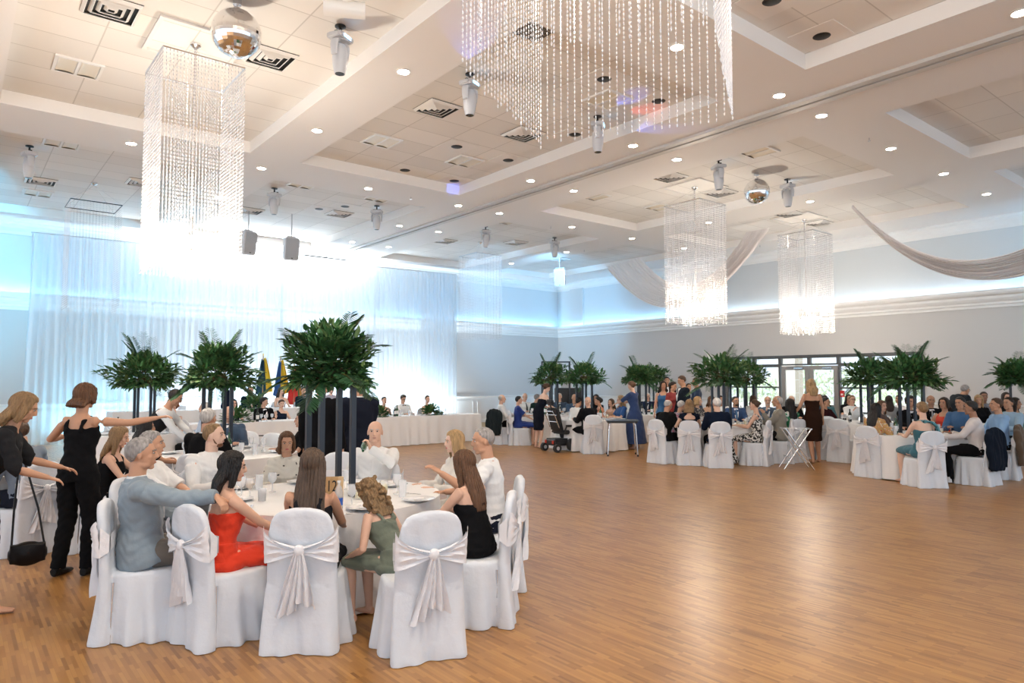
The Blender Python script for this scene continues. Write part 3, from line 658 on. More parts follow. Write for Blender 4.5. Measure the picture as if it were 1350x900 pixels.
# ---- tableware prototypes
M_amber = mat('drink_amber', (.75, .42, .08), .1); M_cola = mat('drink_cola', (.06, .02, .01), .1); M_lemon = mat('lemon', (.85, .70, .08), .4)
M_wine = mat('bottle_green', (.015, .08, .03), .1, spec=.8); M_winedark = mat('bottle_dark', (.012, .02, .012), .08, spec=.8)
def goblet(liq=None):
    t = thing('wine_glass', 'g', 'glass')
    bm = bmesh.new(); lathe(bm, [(0, 0), (.034, 0), (.034, .003), (.006, .008), (.005, .07), (.014, .08), (.034, .10), (.038, .13), (.035, .17), (.033, .17), (.035, .13), (.031, .103), (.010, .084), (0, .083)], 16); finish('bowl', bm, M_glass, t)
    if liq:
        bm = bmesh.new(); lathe(bm, [(0, .085), (.012, .087), (.030, .104), (.035, .128), (0, .128)], 14); finish('drink', bm, liq, t)
    return reg(t)
def tumbler(liq=M_cola, h=.10):
    t = thing('tumbler', 'g', 'glass')
    bm = bmesh.new(); lathe(bm, [(0, 0), (.030, 0), (.036, h), (.034, h), (.028, .006), (0, .006)], 16); finish('tumbler_wall', bm, M_glass, t)
    if liq: bm = bmesh.new(); lathe(bm, [(0, .007), (.027, .007), (.031, h * .7), (0, h * .7)], 14); finish('drink', bm, liq, t)
    return reg(t)
def plate0():
    t = thing('dinner_plate', 'p', 'plate'); bm = bmesh.new(); lathe(bm, [(0, .004), (.08, .004), (.095, .012), (.135, .020), (.137, .022), (.093, .017), (.08, .009), (0, .009)], 28); finish('dish', bm, M_plate, t)
    bm = bmesh.new(); ball(bm, (.01, .01, .016), (.05, .028, .012), 10, 6); finish('napkin', bm, M_cloth, t); return reg(t)
def bottle0(m=M_wine, h=.30, r=.037):
    t = thing('wine_bottle', 'b', 'bottle'); bm = bmesh.new(); lathe(bm, [(0, 0), (r, 0), (r, h * .6), (r * .8, h * .68), (.014, h * .76), (.013, h * .97), (.016, h * .97), (.016, h), (0, h)], 16); finish('glass_body', bm, m, t)
    bm = bmesh.new(); lathe(bm, [(r + .0006, h * .2), (r + .0006, h * .5), (r + .0001, h * .5), (r + .0001, h * .2)], 16); finish('bottle_label', bm, M_plate, t); return reg(t)
P = dict(g=goblet(), ga=goblet(M_amber), tc=tumbler(), tw=tumbler(None, .14), tl=tumbler(M_lemon, .11), pl=plate0(), bg=bottle0(), bd=bottle0(M_winedark))
protos_used = set()
def put(k, x, y, z, label, group, rz=0):
    if k not in protos_used:
        protos_used.add(k); p = P[k]; p.location = (x, y, z); p['label'] = label; p['group'] = group; return p
    return dup(P[k], (x, y, z), rz, label, group)
def dress_table(cx, cy, z, where, seed, n=8, r0=.62, near=False):
    rg = random.Random(seed)
    for i in range(n):
        a = 2 * math.pi * i / n + rg.uniform(-.12, .12) + seed; c, s = math.cos(a), math.sin(a)
        if i % (1 if near else 2) == 0: put('pl', cx + .72 * c, cy + .72 * s, z, 'white plate with folded napkin on ' + where, 'plates on ' + where)
        k = rg.choice(['g', 'ga', 'g', 'tw', 'tc', 'tl']); nm = dict(g='empty clear wine glass', ga='wine glass of pale amber drink', tw='tall clear water tumbler', tc='short tumbler of dark cola', tl='short yellow lemon drink')[k]
        put(k, cx + r0 * .78 * math.cos(a + .25), cy + r0 * .78 * math.sin(a + .25), z, nm + ' on ' + where, 'glasses on ' + where)
        if near or i % 2: put('g', cx + .52 * math.cos(a - .22), cy + .52 * math.sin(a - .22), z, 'empty clear wine glass on ' + where, 'glasses on ' + where)
    for i in range(2):
        a = rg.uniform(0, 6.28); put(('bg', 'bd')[i], cx + .36 * math.cos(a), cy + .36 * math.sin(a), z, ('green', 'dark')[i] + ' paper banded bottle on ' + where, 'bottles on ' + where)
# ================================================================ tall floral stands
M_leaf = mat('leaf_green', (.05, .145, .045), .5, var=.45, vscale=14, spec=.5); M_leaf2 = mat('leaf_light', (.12, .20, .065), .5, var=.3, vscale=10); M_palm = mat('palm_green', (.035, .115, .045), .5, var=.3, vscale=6)
M_stem = mat('stem_brown', (.10, .08, .03), .7)
def leaf(bm, p, d, up, l, w, mi=0):
    d = d.normalized(); s = d.cross(up); s = s.normalized() if s.length > .01 else Vector((1, 0, 0)); n = s.cross(d)
    q = [p, p + d * l * .3 + s * w + n * w * .25, p + d * l * .7 + s * w * .8 + n * w * .1, p + d * l - n * w * .3, p + d * l * .7 - s * w * .8 + n * w * .1, p + d * l * .3 - s * w + n * w * .25]
    m = p + d * l * .5 - n * w * .15
    v = [bm.verts.new(a) for a in q]; c = bm.verts.new(m)
    for i in range(6):
        f = bm.faces.new((v[i], v[(i + 1) % 6], c)); f.material_index = mi
def palm(bm, p, d, l, droop, wmax, seed):
    rg = random.Random(seed); pts = []; d = d.normalized(); q = p.copy(); dd = d.copy()
    for i in range(15): pts.append(q.copy()); q += dd * l / 14; dd = (dd + Vector((0, 0, -droop / 14))).normalized()
    tube(bm, pts, [.0045 - .0002 * i for i in range(15)], 5, mi=1)
    s = d.cross(Vector((0, 0, 1))); s = s.normalized() if s.length > .05 else Vector((1, 0, 0))
    for i in range(3, 15):
        t = (pts[i] - pts[i - 1]).normalized(); k = math.sin(math.pi * (i - 1.5) / 14) ** .6
        for sg in (-1, 1):
            for h in (0, .5):
                b = pts[i].lerp(pts[i - 1], h); leaf(bm, b, t * .75 + s * sg + Vector((0, 0, -.15 + rg.uniform(-.1, .1))), Vector((0, 0, 1)), wmax * k, .011, 0)
def arrangement(t, rad, h, zc, seed, nleaf, palms, lsz=1.0):
    rg = random.Random(seed); bm = bmesh.new()
    for i in range(nleaf):
        a = rg.uniform(0, 2 * math.pi); e = math.asin(rg.uniform(-.45, 1)); rr = rg.uniform(.35, 1) ** .6
        dirv = Vector((math.cos(a) * math.cos(e), math.sin(a) * math.cos(e), math.sin(e)))
        wob = (1 + .22 * math.sin(3 * a + seed) + .16 * math.sin(7 * a + 2 * seed)) * (.88 + .16 * math.sin(5 * e + seed))
        p = Vector((dirv.x * rad * rr * wob, dirv.y * rad * rr * wob, zc + dirv.z * h * rr * (1 if dirv.z > 0 else .55)))
        out = dirv + Vector((rg.uniform(-.7, .7), rg.uniform(-.7, .7), rg.uniform(-.5, .6)))
        leaf(bm, p, out, Vector((rg.uniform(-.4, .4), rg.uniform(-.4, .4), 1)), rg.uniform(.06, .13) * lsz, rg.uniform(.014, .028) * lsz, 0 if rg.random() < .75 else 1)
    for i in range(40):
        a = rg.uniform(0, 6.28); e = rg.uniform(-.2, 1.2); d = Vector((math.cos(a) * math.cos(e), math.sin(a) * math.cos(e), math.sin(e)))
        tube(bm, [Vector((0, 0, zc)), Vector((0, 0, zc)) + Vector((d.x * rad, d.y * rad, d.z * h)) * .8], .003, 4, mi=2)
    ball(bm, (0, 0, zc), (.13, .13, .09), 10, 8, mi=2)
    o = finish('foliage', bm, [M_leaf, M_leaf2, M_stem], t, smooth=False)
    for i in range(palms):
        a = 2 * math.pi * i / palms + rg.uniform(-.25, .25); e = rg.choice([.05, .45, .8, 1.0, 1.25, -.2])
        bm = bmesh.new(); d = Vector((math.cos(a) * math.cos(e), math.sin(a) * math.cos(e), math.sin(e)))
        palm(bm, Vector((0, 0, zc)) + d * .12, d, rg.uniform(.85, 1.2) * rad * 1.15, rg.uniform(.3, 1.0), .15, seed + i)
        finish('palm_frond', bm, [M_palm, M_stem], t, smooth=False)
def flower_stand(loc, rz, label, seed, rad=.40, h=.42, nleaf=1500, palms=14, top=.97, group='tall flower stands on the tables', half=.14, lsz=1.0):
    t = thing('flower_stand', label, 'flower stand', loc, rz, group)
    for sx in (-1, 1):
        for sy in (-1, 1):
            bm = bmesh.new(); box(bm, sx * half - .022, sx * half + .022, sy * half - .022, sy * half + .022, 0, top); box(bm, sx * half - .025, sx * half + .025, sy * half - .025, sy * half + .025, 0, .012); finish('post', bm, M_navy, t, smooth=False)
    bm = bmesh.new(); box(bm, -half - .022, half + .022, -half - .022, half + .022, top, top + .015); finish('top_plate', bm, M_navy, t, smooth=False)
    arrangement(t, rad, h, top + .10, seed, nleaf, palms, lsz)
    return reg(t)
# ================================================================ people
SKIN = dict(a=(.62, .36, .25), b=(.70, .43, .31), c=(.55, .30, .19), d=(.36, .19, .12), e=(.76, .50, .38))
def skinmat(k): return mat('skin_' + k, SKIN[k], .5, bump=.05, bscale=80, spec=.35)
def fab(name, col, rough=.8, bump=.4, bs=14, sheen=.15):
    dk = max(col) < .08
    return mat('fabric_' + name, tuple(v * .6 for v in col) if dk else col, .95 if dk and rough > .6 else rough, bump=bump, bscale=bs, sheen=0 if dk else sheen, spec=.15 if dk else .4)
def hairmat(n, col): return mat('hair_' + n, col, .5, bump=.5, bscale=90, var=.35, vscale=60, stretch=(1, 1, .12), spec=.4)
HAIR = dict(black=(.012, .009, .008), dark=(.03, .018, .012), brown=(.07, .035, .018), chestnut=(.12, .055, .025), auburn=(.16, .06, .025), blond=(.42, .27, .13), dblond=(.25, .15, .07), grey=(.30, .28, .27), lgrey=(.5, .48, .46), white=(.72, .70, .67), ombre=(.09, .055, .035))
def lerp(a, b, u): return a + (b - a) * u
def person(label, loc, face, pose='sit', s=1.0, fem=False, lean=0, side=0, head=(0, 0, 0), hands=None, elbows=None, skin='b', hair=('short', 'brown'), top=('shirt', 'white', (.8, .8, .8)), bottom=None, q='far', curl=.5, feet=None, shoes=(.02, .02, .02), extras=(), belly=0, rel=True, hdir=None, group=None, zoff=0):
    az = (YAW + R(face)) if rel else R(face)
    vox = dict(near=.0062, mid=.009, far=.014)[q]; near = q == 'near'
    gv = dict(near=.009, mid=.012, far=.016)[q]
    k = .92 if fem else 1.0
    # ---- skeleton (metres, before scale)
    pel = Vector((0, -.07, .565)) if pose == 'sit' else Vector((0, 0, .94))
    if pose == 'sit':
        hip = {x: Vector((x * .088, -.03, .55)) for x in (-1, 1)}; kn = {x: Vector((x * .12, .37, .53)) for x in (-1, 1)}; an = {x: Vector((x * .12, .34, .09)) for x in (-1, 1)}
    else:
        hip = {x: Vector((x * .088, 0, .91)) for x in (-1, 1)}; kn = {x: Vector((x * .10, .03, .50)) for x in (-1, 1)}; an = {x: Vector((x * .11, -.02, .085)) for x in (-1, 1)}
    if feet:
        for x, (ax, ay) in feet.items():
            an[x] = Vector((ax, ay, .085)); kn[x] = (hip[x] + an[x]) / 2 + Vector((0, .05 if pose == 'stand' else .25, .0))
    toe = {x: an[x] + Vector((x * .02, .14, -.055)) for x in (-1, 1)}
    L = R(lean); SD = R(side)
    def up(h, fwd=0, lat=0, f=1.0):
        """point at height h above the pelvis on the bent spine"""
        ang = L * min(1, h / .22) if h > 0 else 0
        m = Matrix.Rotation(-ang, 3, 'X'); m2 = Matrix.Rotation(SD * min(1, max(0, h) / .3), 3, 'Y')
        return pel + m2 @ (m @ Vector((lat, fwd, h)))
    SP = [(-.09, .150, .105, 0), (0, .168, .120, 0), (.12, .148, .108 + belly, .01 + belly * .5), (.26, .158, .118 + belly * .5, .012), (.35, .172, .120, .008), (.42, .176, .102, 0), (.465, .135, .078, -.008), (.50, .072, .062, -.008)]
    if fem: SP = [(-.09, .160, .110, 0), (0, .172, .122, 0), (.13, .125, .092, .0), (.22, .130, .098, .006), (.31, .142, .125, .022), (.38, .145, .102, .008), (.435, .148, .080, -.004), (.47, .105, .064, -.006), (.50, .058, .052, -.006)]
    def torso(bm, t0, t1, inf, n=20, neck=False):
        hs = [t0] + [z for z, *_ in SP if t0 < z < t1] + [t1]; pts, rad = [], []
        Z = [a[0] for a in SP]
        for h in hs:
            rx = np.interp(h, Z, [a[1] for a in SP]); ry = np.interp(h, Z, [a[2] for a in SP]); f = np.interp(h, Z, [a[3] for a in SP])
            pts.append(up(h, f)); rad.append((float(rx) + inf, float(ry) + inf))
        tube(bm, pts, rad, n, hint=Matrix.Rotation(SD, 3, 'Y') @ Vector((1, 0, 0)))
    nb = up(.50, -.005); hc0 = up(.50, -.005) + (Matrix.Rotation(-L * .6, 3, 'X') @ Vector((math.sin(SD) * .1, .025, .163)))
    hy, hp, ht = (R(v) for v in head)
    HM = Euler((-hp - L * .45, ht + SD * .6, -hy)).to_matrix()  # yaw>0 turns to the sitter's right, pitch>0 looks down
    hc = hc0 + HM @ Vector((0, .01, 0))
    hsz = .98 if not fem else .95
    def H(x, y, z): return hc + HM @ (Vector((x, y, z)) * hsz)
    sh = {x: up(.435, -.005, x * (.178 if not fem else .150)) for x in (-1, 1)}
    ua, fa = (.29, .255) if not fem else (.27, .235)
    hands = dict(hands or {}); wr, el = {}, {}
    for x in (-1, 1):
        default = Vector((x * .15, .30, .80)) if pose == 'sit' else Vector((x * .24, .10, .80))
        T = Vector(hands.get(x, default)); S = sh[x]; d = T - S; dist = min(d.length, ua + fa - .004); dn = d.normalized(); T = S + dn * dist
        a = (ua * ua - fa * fa + dist * dist) / (2 * dist); hgt = math.sqrt(max(0, ua * ua - a * a))
        hint = Vector((elbows or {}).get(x, (x * .5, -.35, -1))); hint = hint - dn * hint.dot(dn); hint.normalize()
        el[x] = S + dn * a + hint * hgt; wr[x] = T
    # ---- body
    b = bmesh.new()
    torso(b, -.09, .50, 0)
    tube(b, [up(.46, -.01), nb, hc + HM @ Vector((0, -.018, -.055))], [.066 * k, .056 * k, .056 * k], 16)
    for x in (-1, 1):
        r = k if not fem else .82
        tube(b, [up(.42, 0, x * .06), sh[x], sh[x].lerp(el[x], .25), sh[x].lerp(el[x], .6), el[x], el[x].lerp(wr[x], .3), el[x].lerp(wr[x], .75), wr[x]], [.06 * r, .058 * r, .052 * r, .046 * r, .040 * r, .041 * r, .030 * r, .025 * r], 14)
        tube(b, [pel + Vector((x * .07, 0, -.01)), hip[x].lerp(kn[x], .12), hip[x].lerp(kn[x], .5), kn[x].lerp(hip[x], .08), kn[x], kn[x].lerp(an[x], .3), kn[x].lerp(an[x], .75), an[x]], [.085, .088, .074, .06, .054, .056, .040, .034], 14)
        tube(b, [an[x] + Vector((0, -.045, -.045)), an[x] + Vector((0, .02, -.045)), an[x] + Vector((x * .008, .09, -.06)), an[x] + Vector((x * .016, .155, -.068))], [(.03, .032), (.036, .034), (.042, .022), (.03, .013)], 12, hint=(1, 0, 0))
        tube(b, [an[x] + Vector((0, 0, .02)), an[x] + Vector((0, 0, -.05))], .034, 12)
    hb = b if near else bmesh.new()   # head and hands keep their fine shape on the small figures
    if True:
        ball(hb, H(0, -.012, .028), (.076 * hsz, .094 * hsz, .088 * hsz), 22, 16, HM); ball(hb, H(0, .022, -.025), (.060 * hsz, .066 * hsz, .082 * hsz), 20, 14, HM)
        ball(hb, H(0, .060, -.092), (.024, .022, .018), 10, 8, HM); ball(hb, H(0, .066, .034), (.046, .020, .016), 12, 8, HM)
        tube(hb, [H(0, .080, .020), H(0, .094, .0), H(0, .098, -.022), H(0, .088, -.030)], [.009, .011, .0145, .010], 8)
        ball(hb, H(0, .074, -.056), (.024, .015, .018), 10, 8, HM)
        for x in (-1, 1):
            ball(hb, H(x * .036, .054, -.018), (.022, .022, .024), 10, 8, HM); ball(hb, H(x * .040, .018, -.074), (.020, .038, .022), 10, 8, HM)
            ball(hb, H(x * .076, -.006, -.004), (.008, .017, .030), 8, 8, HM)
    for x in (-1, 1):
        ad = (wr[x] - el[x]).normalized(); dv = Vector((hdir or {}).get(x, ad)); dv.normalize()
        nrm = Vector((-x * .25, 0, -1)); nrm = (nrm - dv * nrm.dot(dv)); nrm = nrm.normalized() if nrm.length > .1 else Vector((0, 1, 0)); sd = dv.cross(nrm) * 1.0
        if sd.dot(Vector((x, 0, 0))) > 0: sd = -sd       # SD points to the thumb side (inwards)
        W = wr[x]; r = .93 if not fem else .80; cu = curl if not isinstance(curl, dict) else curl.get(x, .5)
        tube(hb, [W - dv * .012, W + dv * .02, W + dv * .055, W + dv * .088], [(.023 * r, .019 * r), (.031 * r, .017 * r), (.038 * r, .014 * r), (.036 * r, .012 * r)], 12, hint=sd)
        for fi, (off, ln) in enumerate(((.027, .072), (.009, .080), (-.009, .075), (-.026, .060))):
            p = W + dv * .082 + sd * off * r; d = dv + sd * off * 3; d.normalize(); pts = [p]; a = 0
            for sg in (.45, .31, .24):
                a += cu * .75; dd = (d * math.cos(a) + nrm * math.sin(a)); p = p + dd * ln * sg * r; pts.append(p)
            tube(hb, pts, [.0092 * r, .0086 * r, .008 * r, .0066 * r], 8)
        p = W + dv * .022 + sd * .022 * r; d1 = (dv * .55 + sd * .8 + nrm * .25).normalized(); d2 = (dv * .9 + sd * .3 + nrm * .35).normalized()
        tube(hb, [p, p + d1 * .035 * r, p + d1 * .035 * r + d2 * .03 * r, p + d1 * .035 * r + d2 * .055 * r], [.013 * r, .011 * r, .0095 * r, .0075 * r], 8)
    b = remesh(b, vox, 3 if near else 2)
    if not near:
        me = bpy.data.meshes.new('t'); bmesh.ops.recalc_face_normals(hb, faces=hb.faces[:]); hb.to_mesh(me); hb.free(); b.from_mesh(me); bpy.data.meshes.remove(me)
    Mt = skinmat(skin)
    body = finish('person', b, Mt, loc=(loc[0], loc[1], zoff), rot=(0, 0, -az)); body.scale = (s,) * 3; tag(body, label, 'person', group)
    for p_ in body.data.polygons: p_.use_smooth = True
    def cloth(name, bm_, m, v=None, sm=2, wr_=.0055):
        bm_ = remesh(bm_, v or gv, sm); bm_.normal_update()
        if wr_:
            for vv in bm_.verts:
                c = vv.co; vv.co = c + vv.normal * wr_ * (math.sin(c.z * 38 + c.x * 21 + 3 * math.sin(c.y * 17)) * .5 + math.sin(c.x * 47 - c.z * 23 + c.y * 31) * .35 + (.35 if q == 'near' else 0) * math.sin(c.z * 90 + 4 * math.sin(c.x * 22 + c.y * 15)))
        return finish(name, bm_, m, body)
    # ---- face details
    if True:
        bm_ = bmesh.new()
        for x in (-1, 1): ball(bm_, H(x * .029, .078, .010), (.0115, .007, .0060), 10, 8, HM)
        finish('eyes', bm_, mat('eye_white', (.50, .45, .42), .3), body)
        bm_ = bmesh.new()
        for x in (-1, 1): ball(bm_, H(x * .029, .0832, .010), (.0062, .0035, .0066), 8, 6, HM)
        finish('irises', bm_, mat('iris_dark', (.035, .022, .015), .2), body)
        bm_ = bmesh.new()
        for x in (-1, 1): tube(bm_, [H(x * .014, .086, .026), H(x * .030, .085, .031), H(x * .045, .074, .026)], .0032 if fem else .0042, 6)
        hcol = hair[1] if hair else 'grey'
        finish('eyebrows', bm_, mat('brow_' + hcol, tuple(v * .7 for v in HAIR[hcol]), .8), body)
        bm_ = bmesh.new(); ball(bm_, H(0, .0865, -.054), (.021, .007, .0045), 12, 6, HM); ball(bm_, H(0, .086, -.061), (.018, .007, .005), 12, 6, HM)
        finish('lips', bm_, mat('lip_red' if fem else 'lip_tan', (.50, .12, .12) if fem else (.46, .22, .17), .45), body)
    # ---- hair
    if hair and hair[0] != 'bald':
        st, hn = hair[0], hair[1]; hm = hairmat(hn, HAIR[hn]); bm_ = bmesh.new()
        long_ = st in ('long', 'bob', 'shoulder', 'curly', 'wavy')
        fr, sd_, bk, th = dict(short=(.082, .0, -.070, .007), crop=(.090, .015, -.065, .003), ring=(.20, .035, -.07, .007), thin=(.125, .005, -.07, .006), bun=(.078, .018, -.06, .008), quiff=(.082, .0, -.07, .018)).get(st, (.080, .02, -.07, .014))
        nu, nv = 30, 20; rings = []
        for j in range(nv + 1):
            tt = math.pi * j / nv; row = []
            for i in range(nu if 0 < j < nv else 1):
                f = 2 * math.pi * i / nu; dx, dy, dz = math.sin(tt) * math.sin(f), math.sin(tt) * math.cos(f), math.cos(tt)
                px_, py_, pz_ = dx * .078, dy * .096 - .012, dz * .090 + .028
                af = abs(math.atan2(dx, dy)) / math.pi
                lim = np.interp(af, [0, .22, .36, .50, .62, 1], [fr, fr - .005, fr * .55, sd_, bk * .5, bk])
                if st == 'ring' and af > .4: lim_top = .075
                o_ = min(1, max(0, (pz_ - lim) / .012 + .5)); rr = lerp(.86, 1 + th / .085, o_)
                if st == 'ring' and pz_ > .085: rr = .9
                if st == 'quiff' and af < .3 and pz_ > .07: rr += .10
                row.append(bm_.verts.new(H(dx * .078 * rr, dy * .096 * rr - .012, dz * .090 * rr + .028)))
            rings.append(row)
        for a_, b_ in zip(rings, rings[1:]):
            for i in range(nu):
                q4 = []
                for v in (a_[i % len(a_)], a_[(i + 1) % len(a_)], b_[(i + 1) % len(b_)], b_[i % len(b_)]):
                    if v not in q4: q4.append(v)
                if len(q4) > 2: bm_.faces.new(q4)
        if st == 'bun': ball(bm_, H(0, -.115, .035), (.038, .035, .038), 12, 8, HM)
        if st == 'updo': ball(bm_, H(0, -.10, .02), (.055, .05, .06), 12, 8, HM)
        if st == 'ponytail': tube(bm_, [H(0, -.10, .05), H(0, -.14, .02), H(0, -.14, -.08), H(0, -.11, -.20)], [.02, .035, .035, .012], 10)
        if long_:
            ln = dict(long=.42, wavy=.36, curly=.30, shoulder=.22, bob=.15)[st]
            if len(hair) > 2: ln = hair[2]
            back = (Matrix.Rotation(-L * .9, 3, 'X') @ Vector((0, 0, -1))) if abs(lean) < 50 else Vector((0, .2, -1))
            base_ = H(0, -.045, .02)
            pts = [H(0, -.03, .07), H(0, -.035, .02), H(0, -.048, -.05)]
            rad = [(.080, .060), (.086, .062), (.088 if st != 'bob' else .092, .055)]
            m_ = max(2, int((ln - .05) / .06)); last = pts[-1]
            hv = HM @ Vector((0, -1, 0)); hv.z = 0
            for i in range(1, m_ + 1):
                u = i / m_; last = pts[2] + back * (ln - .05) * u + hv * .055 * min(1, u * 1.6)
                w = (.092 + .028 * math.sin(min(1, u) * 2)) * (1 if st != 'bob' else .95); w = w * (1 - .35 * u ** 3 if st != 'bob' else 1)
                if st in ('curly', 'wavy'): w += .014 * math.sin(i * 2.2)
                pts.append(last); rad.append((w, lerp(.052, .035, u)))
            tube(bm_, pts, rad, 18, hint=HM @ Vector((1, 0, 0)))
            for x in (-1, 1):   # locks framing the face
                e = min(ln, .30); tube(bm_, [H(x * .055, .03, .085), H(x * .078, .022, .02), H(x * .082, .012, -.06), H(x * .082, .0, -.06) + back * max(0, e - .10)], [(.02, .03), (.016, .034), (.018, .034), (.012, .022)], 10, hint=HM @ Vector((1, 0, 0)))
            if st == 'curly':
                rg = random.Random(3)
                for i in range(60): a = rg.uniform(0, 6.28); z_ = rg.uniform(-.22, .11); rr = .09 + .03 * rg.random(); yy = -.03 + rr * math.cos(a); 
                for i in range(70):
                    a = rg.uniform(.9, 5.4); z_ = rg.uniform(-.25, .10); rr = rg.uniform(.08, .12)
                    ball(bm_, H(rr * math.sin(a), -.02 + rr * math.cos(a), z_), .022, 7, 5)
        bm_ = remesh(bm_, .0065 if near else .010 if q == 'mid' else .013, 2)
        bm_.normal_update()
        for vv in bm_.verts:
            lc = HM.transposed() @ (vv.co - hc); a = math.atan2(lc.x, lc.y); vv.co += vv.normal * ((.0026 * math.sin(a * 34) + .0018 * math.sin(a * 61 + lc.z * 20)) if long_ else (.0012 * math.sin(lc.x * 190 + 2 * math.sin(lc.y * 90)) + .0012 * math.sin(lc.y * 160 + lc.z * 130)))
        finish('hair', bm_, hm, body)
    # ---- garments
    def tcol(spec): return spec[2] if not isinstance(spec[2], tuple) else fab(spec[1], spec[2])
    if top:
        ty = top[0]; m = tcol(top); bm_ = bmesh.new(); jk = ty == 'jacket'; inf = .022 if jk else .012
        hem = {'shirt': -.06, 'polo': -.07, 'jacket': -.13, 'vest': -.05}.get(ty, -.10 if pose == 'stand' else -.06)
        neck_ = {'shirt': .492, 'polo': .490, 'jacket': .482, 'tee': .485, 'dress_sleeve': .47, 'tank': .40, 'strapless': .345, 'shoulder_bare': .38, 'vest': .42, 'oneshoulder': .42}.get(ty, .47)
        if ty in ('tank', 'vest', 'oneshoulder', 'vest0'):
            torso(bm_, hem, .385, inf)
            for x in ((-1, 1) if ty != 'oneshoulder' else (1,)):
                w = (.020 if ty == 'tank' else .05)
                tube(bm_, [up(.36, .095, x * .085), up(.43, .075, x * .085), up(.478, .005, x * .083), up(.43, -.075, x * .08), up(.34, -.105, x * .075)], [(w, .012)] * 5, 10, hint=(1, 0, 0))
        else: torso(bm_, hem, neck_, inf)
        ext = dict(shirt=1.0, jacket=1.0, polo=.48, tee=.40, dress_sleeve=.55, shoulder_bare=.12).get(ty)
        if len(top) > 3: ext = top[3]
        if ext:
            for x in (-1, 1):
                r = (k if not fem else .85); ai = .012 if jk else .007
                def armpt(u): return sh[x].lerp(el[x], u * 2) if u < .5 else el[x].lerp(wr[x], (u - .5) * 2)
                us = [0, .1, .25, .4, .5, .62, .8, 1.0]; rs = [.062, .063, .059, .054, .050, .047, .040, .034]
                tube(bm_, [up(.455, -.004, x * .03), up(.455, -.006, x * .10), sh[x] + (up(.435) - up(.45)) * .6], [.062, .056 + ai * .5, .055 + ai], 12); ball(bm_, sh[x], .064 * r + ai, 14, 10)
                pts = [up(.41, 0, x * .07)]; rad = [.07 * r]
                for u, rr in zip(us, rs):
                    if u <= ext * (.97 if ext == 1 else 1): pts.append(armpt(u)); rad.append(rr * r + ai + (.006 if ext < .9 and u > .3 else 0))
                pts.append(armpt(min(.985, ext))); rad.append(float(np.interp(ext, us, rs)) * r + ai + (.008 if ext < .9 else .004))
                tube(bm_, pts, rad, 14)
        if jk or ty in ('shirt', 'polo'):   # collar
            pts = [up(.475, 0) + Vector((0.0, 0, 0))]
            tube(bm_, [up(.47, -.006), up(.512, -.006)], [(.082, .072), (.066 if not jk else .07, .062)], 16, hint=(1, 0, 0))
        if pose == 'stand' and jk: torso(bm_, -.16, 0, .035)
        if pose == 'sit' and jk:
            tube(bm_, [up(.16, 0), up(.04, -.01), pel + Vector((0, .02, -.05)), pel + Vector((0, .03, -.085))], [(.165, .13), (.20, .155), (.218, .18), (.215, .18)], 20, hint=(1, 0, 0))
        g = cloth({'shirt': 'shirt', 'polo': 'short_sleeved_shirt', 'jacket': 'suit_jacket', 'vest': 'waistcoat', 'tank': 'bodice', 'strapless': 'bodice', 'oneshoulder': 'bodice'}.get(ty, 'dress_top'), bm_, m)
        if ty in ('shirt', 'polo') and q != 'far':
            bm_ = bmesh.new(); R2 = []
            for h_, rx_, ry_ in ((.462, .094, .080), (.475, .086, .074), (.515, .067, .062), (.517, .063, .058), (.478, .080, .068)):
                R2.append([bm_.verts.new(up(h_ + (.0 if math.sin(a_) < .6 else -.018), -.006 + ry_ * math.sin(a_), rx_ * math.cos(a_))) for a_ in np.linspace(math.radians(100), math.radians(440), 28)])
            fill_grid(bm_, R2)
            for x in (-1, 1):
                f_ = .100
                vs = [bm_.verts.new(up(*p_)) for p_ in ((.500, .062, x * .012), (.475, .082, x * .055), (.425, f_ + .022, x * .050), (.470, .085, x * .010))]; bm_.faces.new(vs)
            finish('collar', bm_, m, body)
            bm_ = bmesh.new(); Z = [a[0] for a in SP]
            tube(bm_, [up(h_, float(np.interp(h_, Z, [a[2] + a[3] for a in SP])) + inf + .001, 0) for h_ in (.44, .38, .30, .2, .1, .0)], [(.014, .004)] * 6, 8, hint=(1, 0, 0)); finish('button_placket', bm_, m, body)
        if ty == 'vest':
            bm_ = bmesh.new(); torso(bm_, -.05, .49, .008)
            for x in (-1, 1): tube(bm_, [up(.41, 0, x * .07), sh[x], sh[x].lerp(el[x], .5), el[x], el[x].lerp(wr[x], .9)], [.07, .066, .056, .05, .04], 12)
            cloth('shirt', bm_, fab('white', (.8, .8, .8)))
        if jk:   # shirt front, tie, lapels
            if q != 'far':
                bm_ = bmesh.new(); R2 = []
                for h_, rx_, ry_ in ((.440, .128, .104), (.472, .098, .086), (.505, .076, .070), (.507, .070, .064), (.470, .086, .076)):
                    R2.append([bm_.verts.new(up(h_ - (.03 if math.sin(a_) > .5 else 0), -.010 + ry_ * math.sin(a_), rx_ * math.cos(a_))) for a_ in np.linspace(math.radians(115), math.radians(425), 28)])
                fill_grid(bm_, R2); finish('jacket_collar', bm_, m, body)
                bm_ = bmesh.new(); R2 = [[bm_.verts.new(up(h_, -.008 + ry_ * math.sin(a_), rx_ * math.cos(a_))) for a_ in np.linspace(math.radians(100), math.radians(440), 28)] for h_, rx_, ry_ in ((.48, .078, .070), (.520, .064, .060), (.521, .060, .056))]
                fill_grid(bm_, R2); finish('shirt_collar', bm_, fab('white', (.8, .8, .8)), body)
            sc_ = (.80, .80, .82) if len(top) < 5 else top[4]
            bm_ = bmesh.new(); f0 = inf + .006
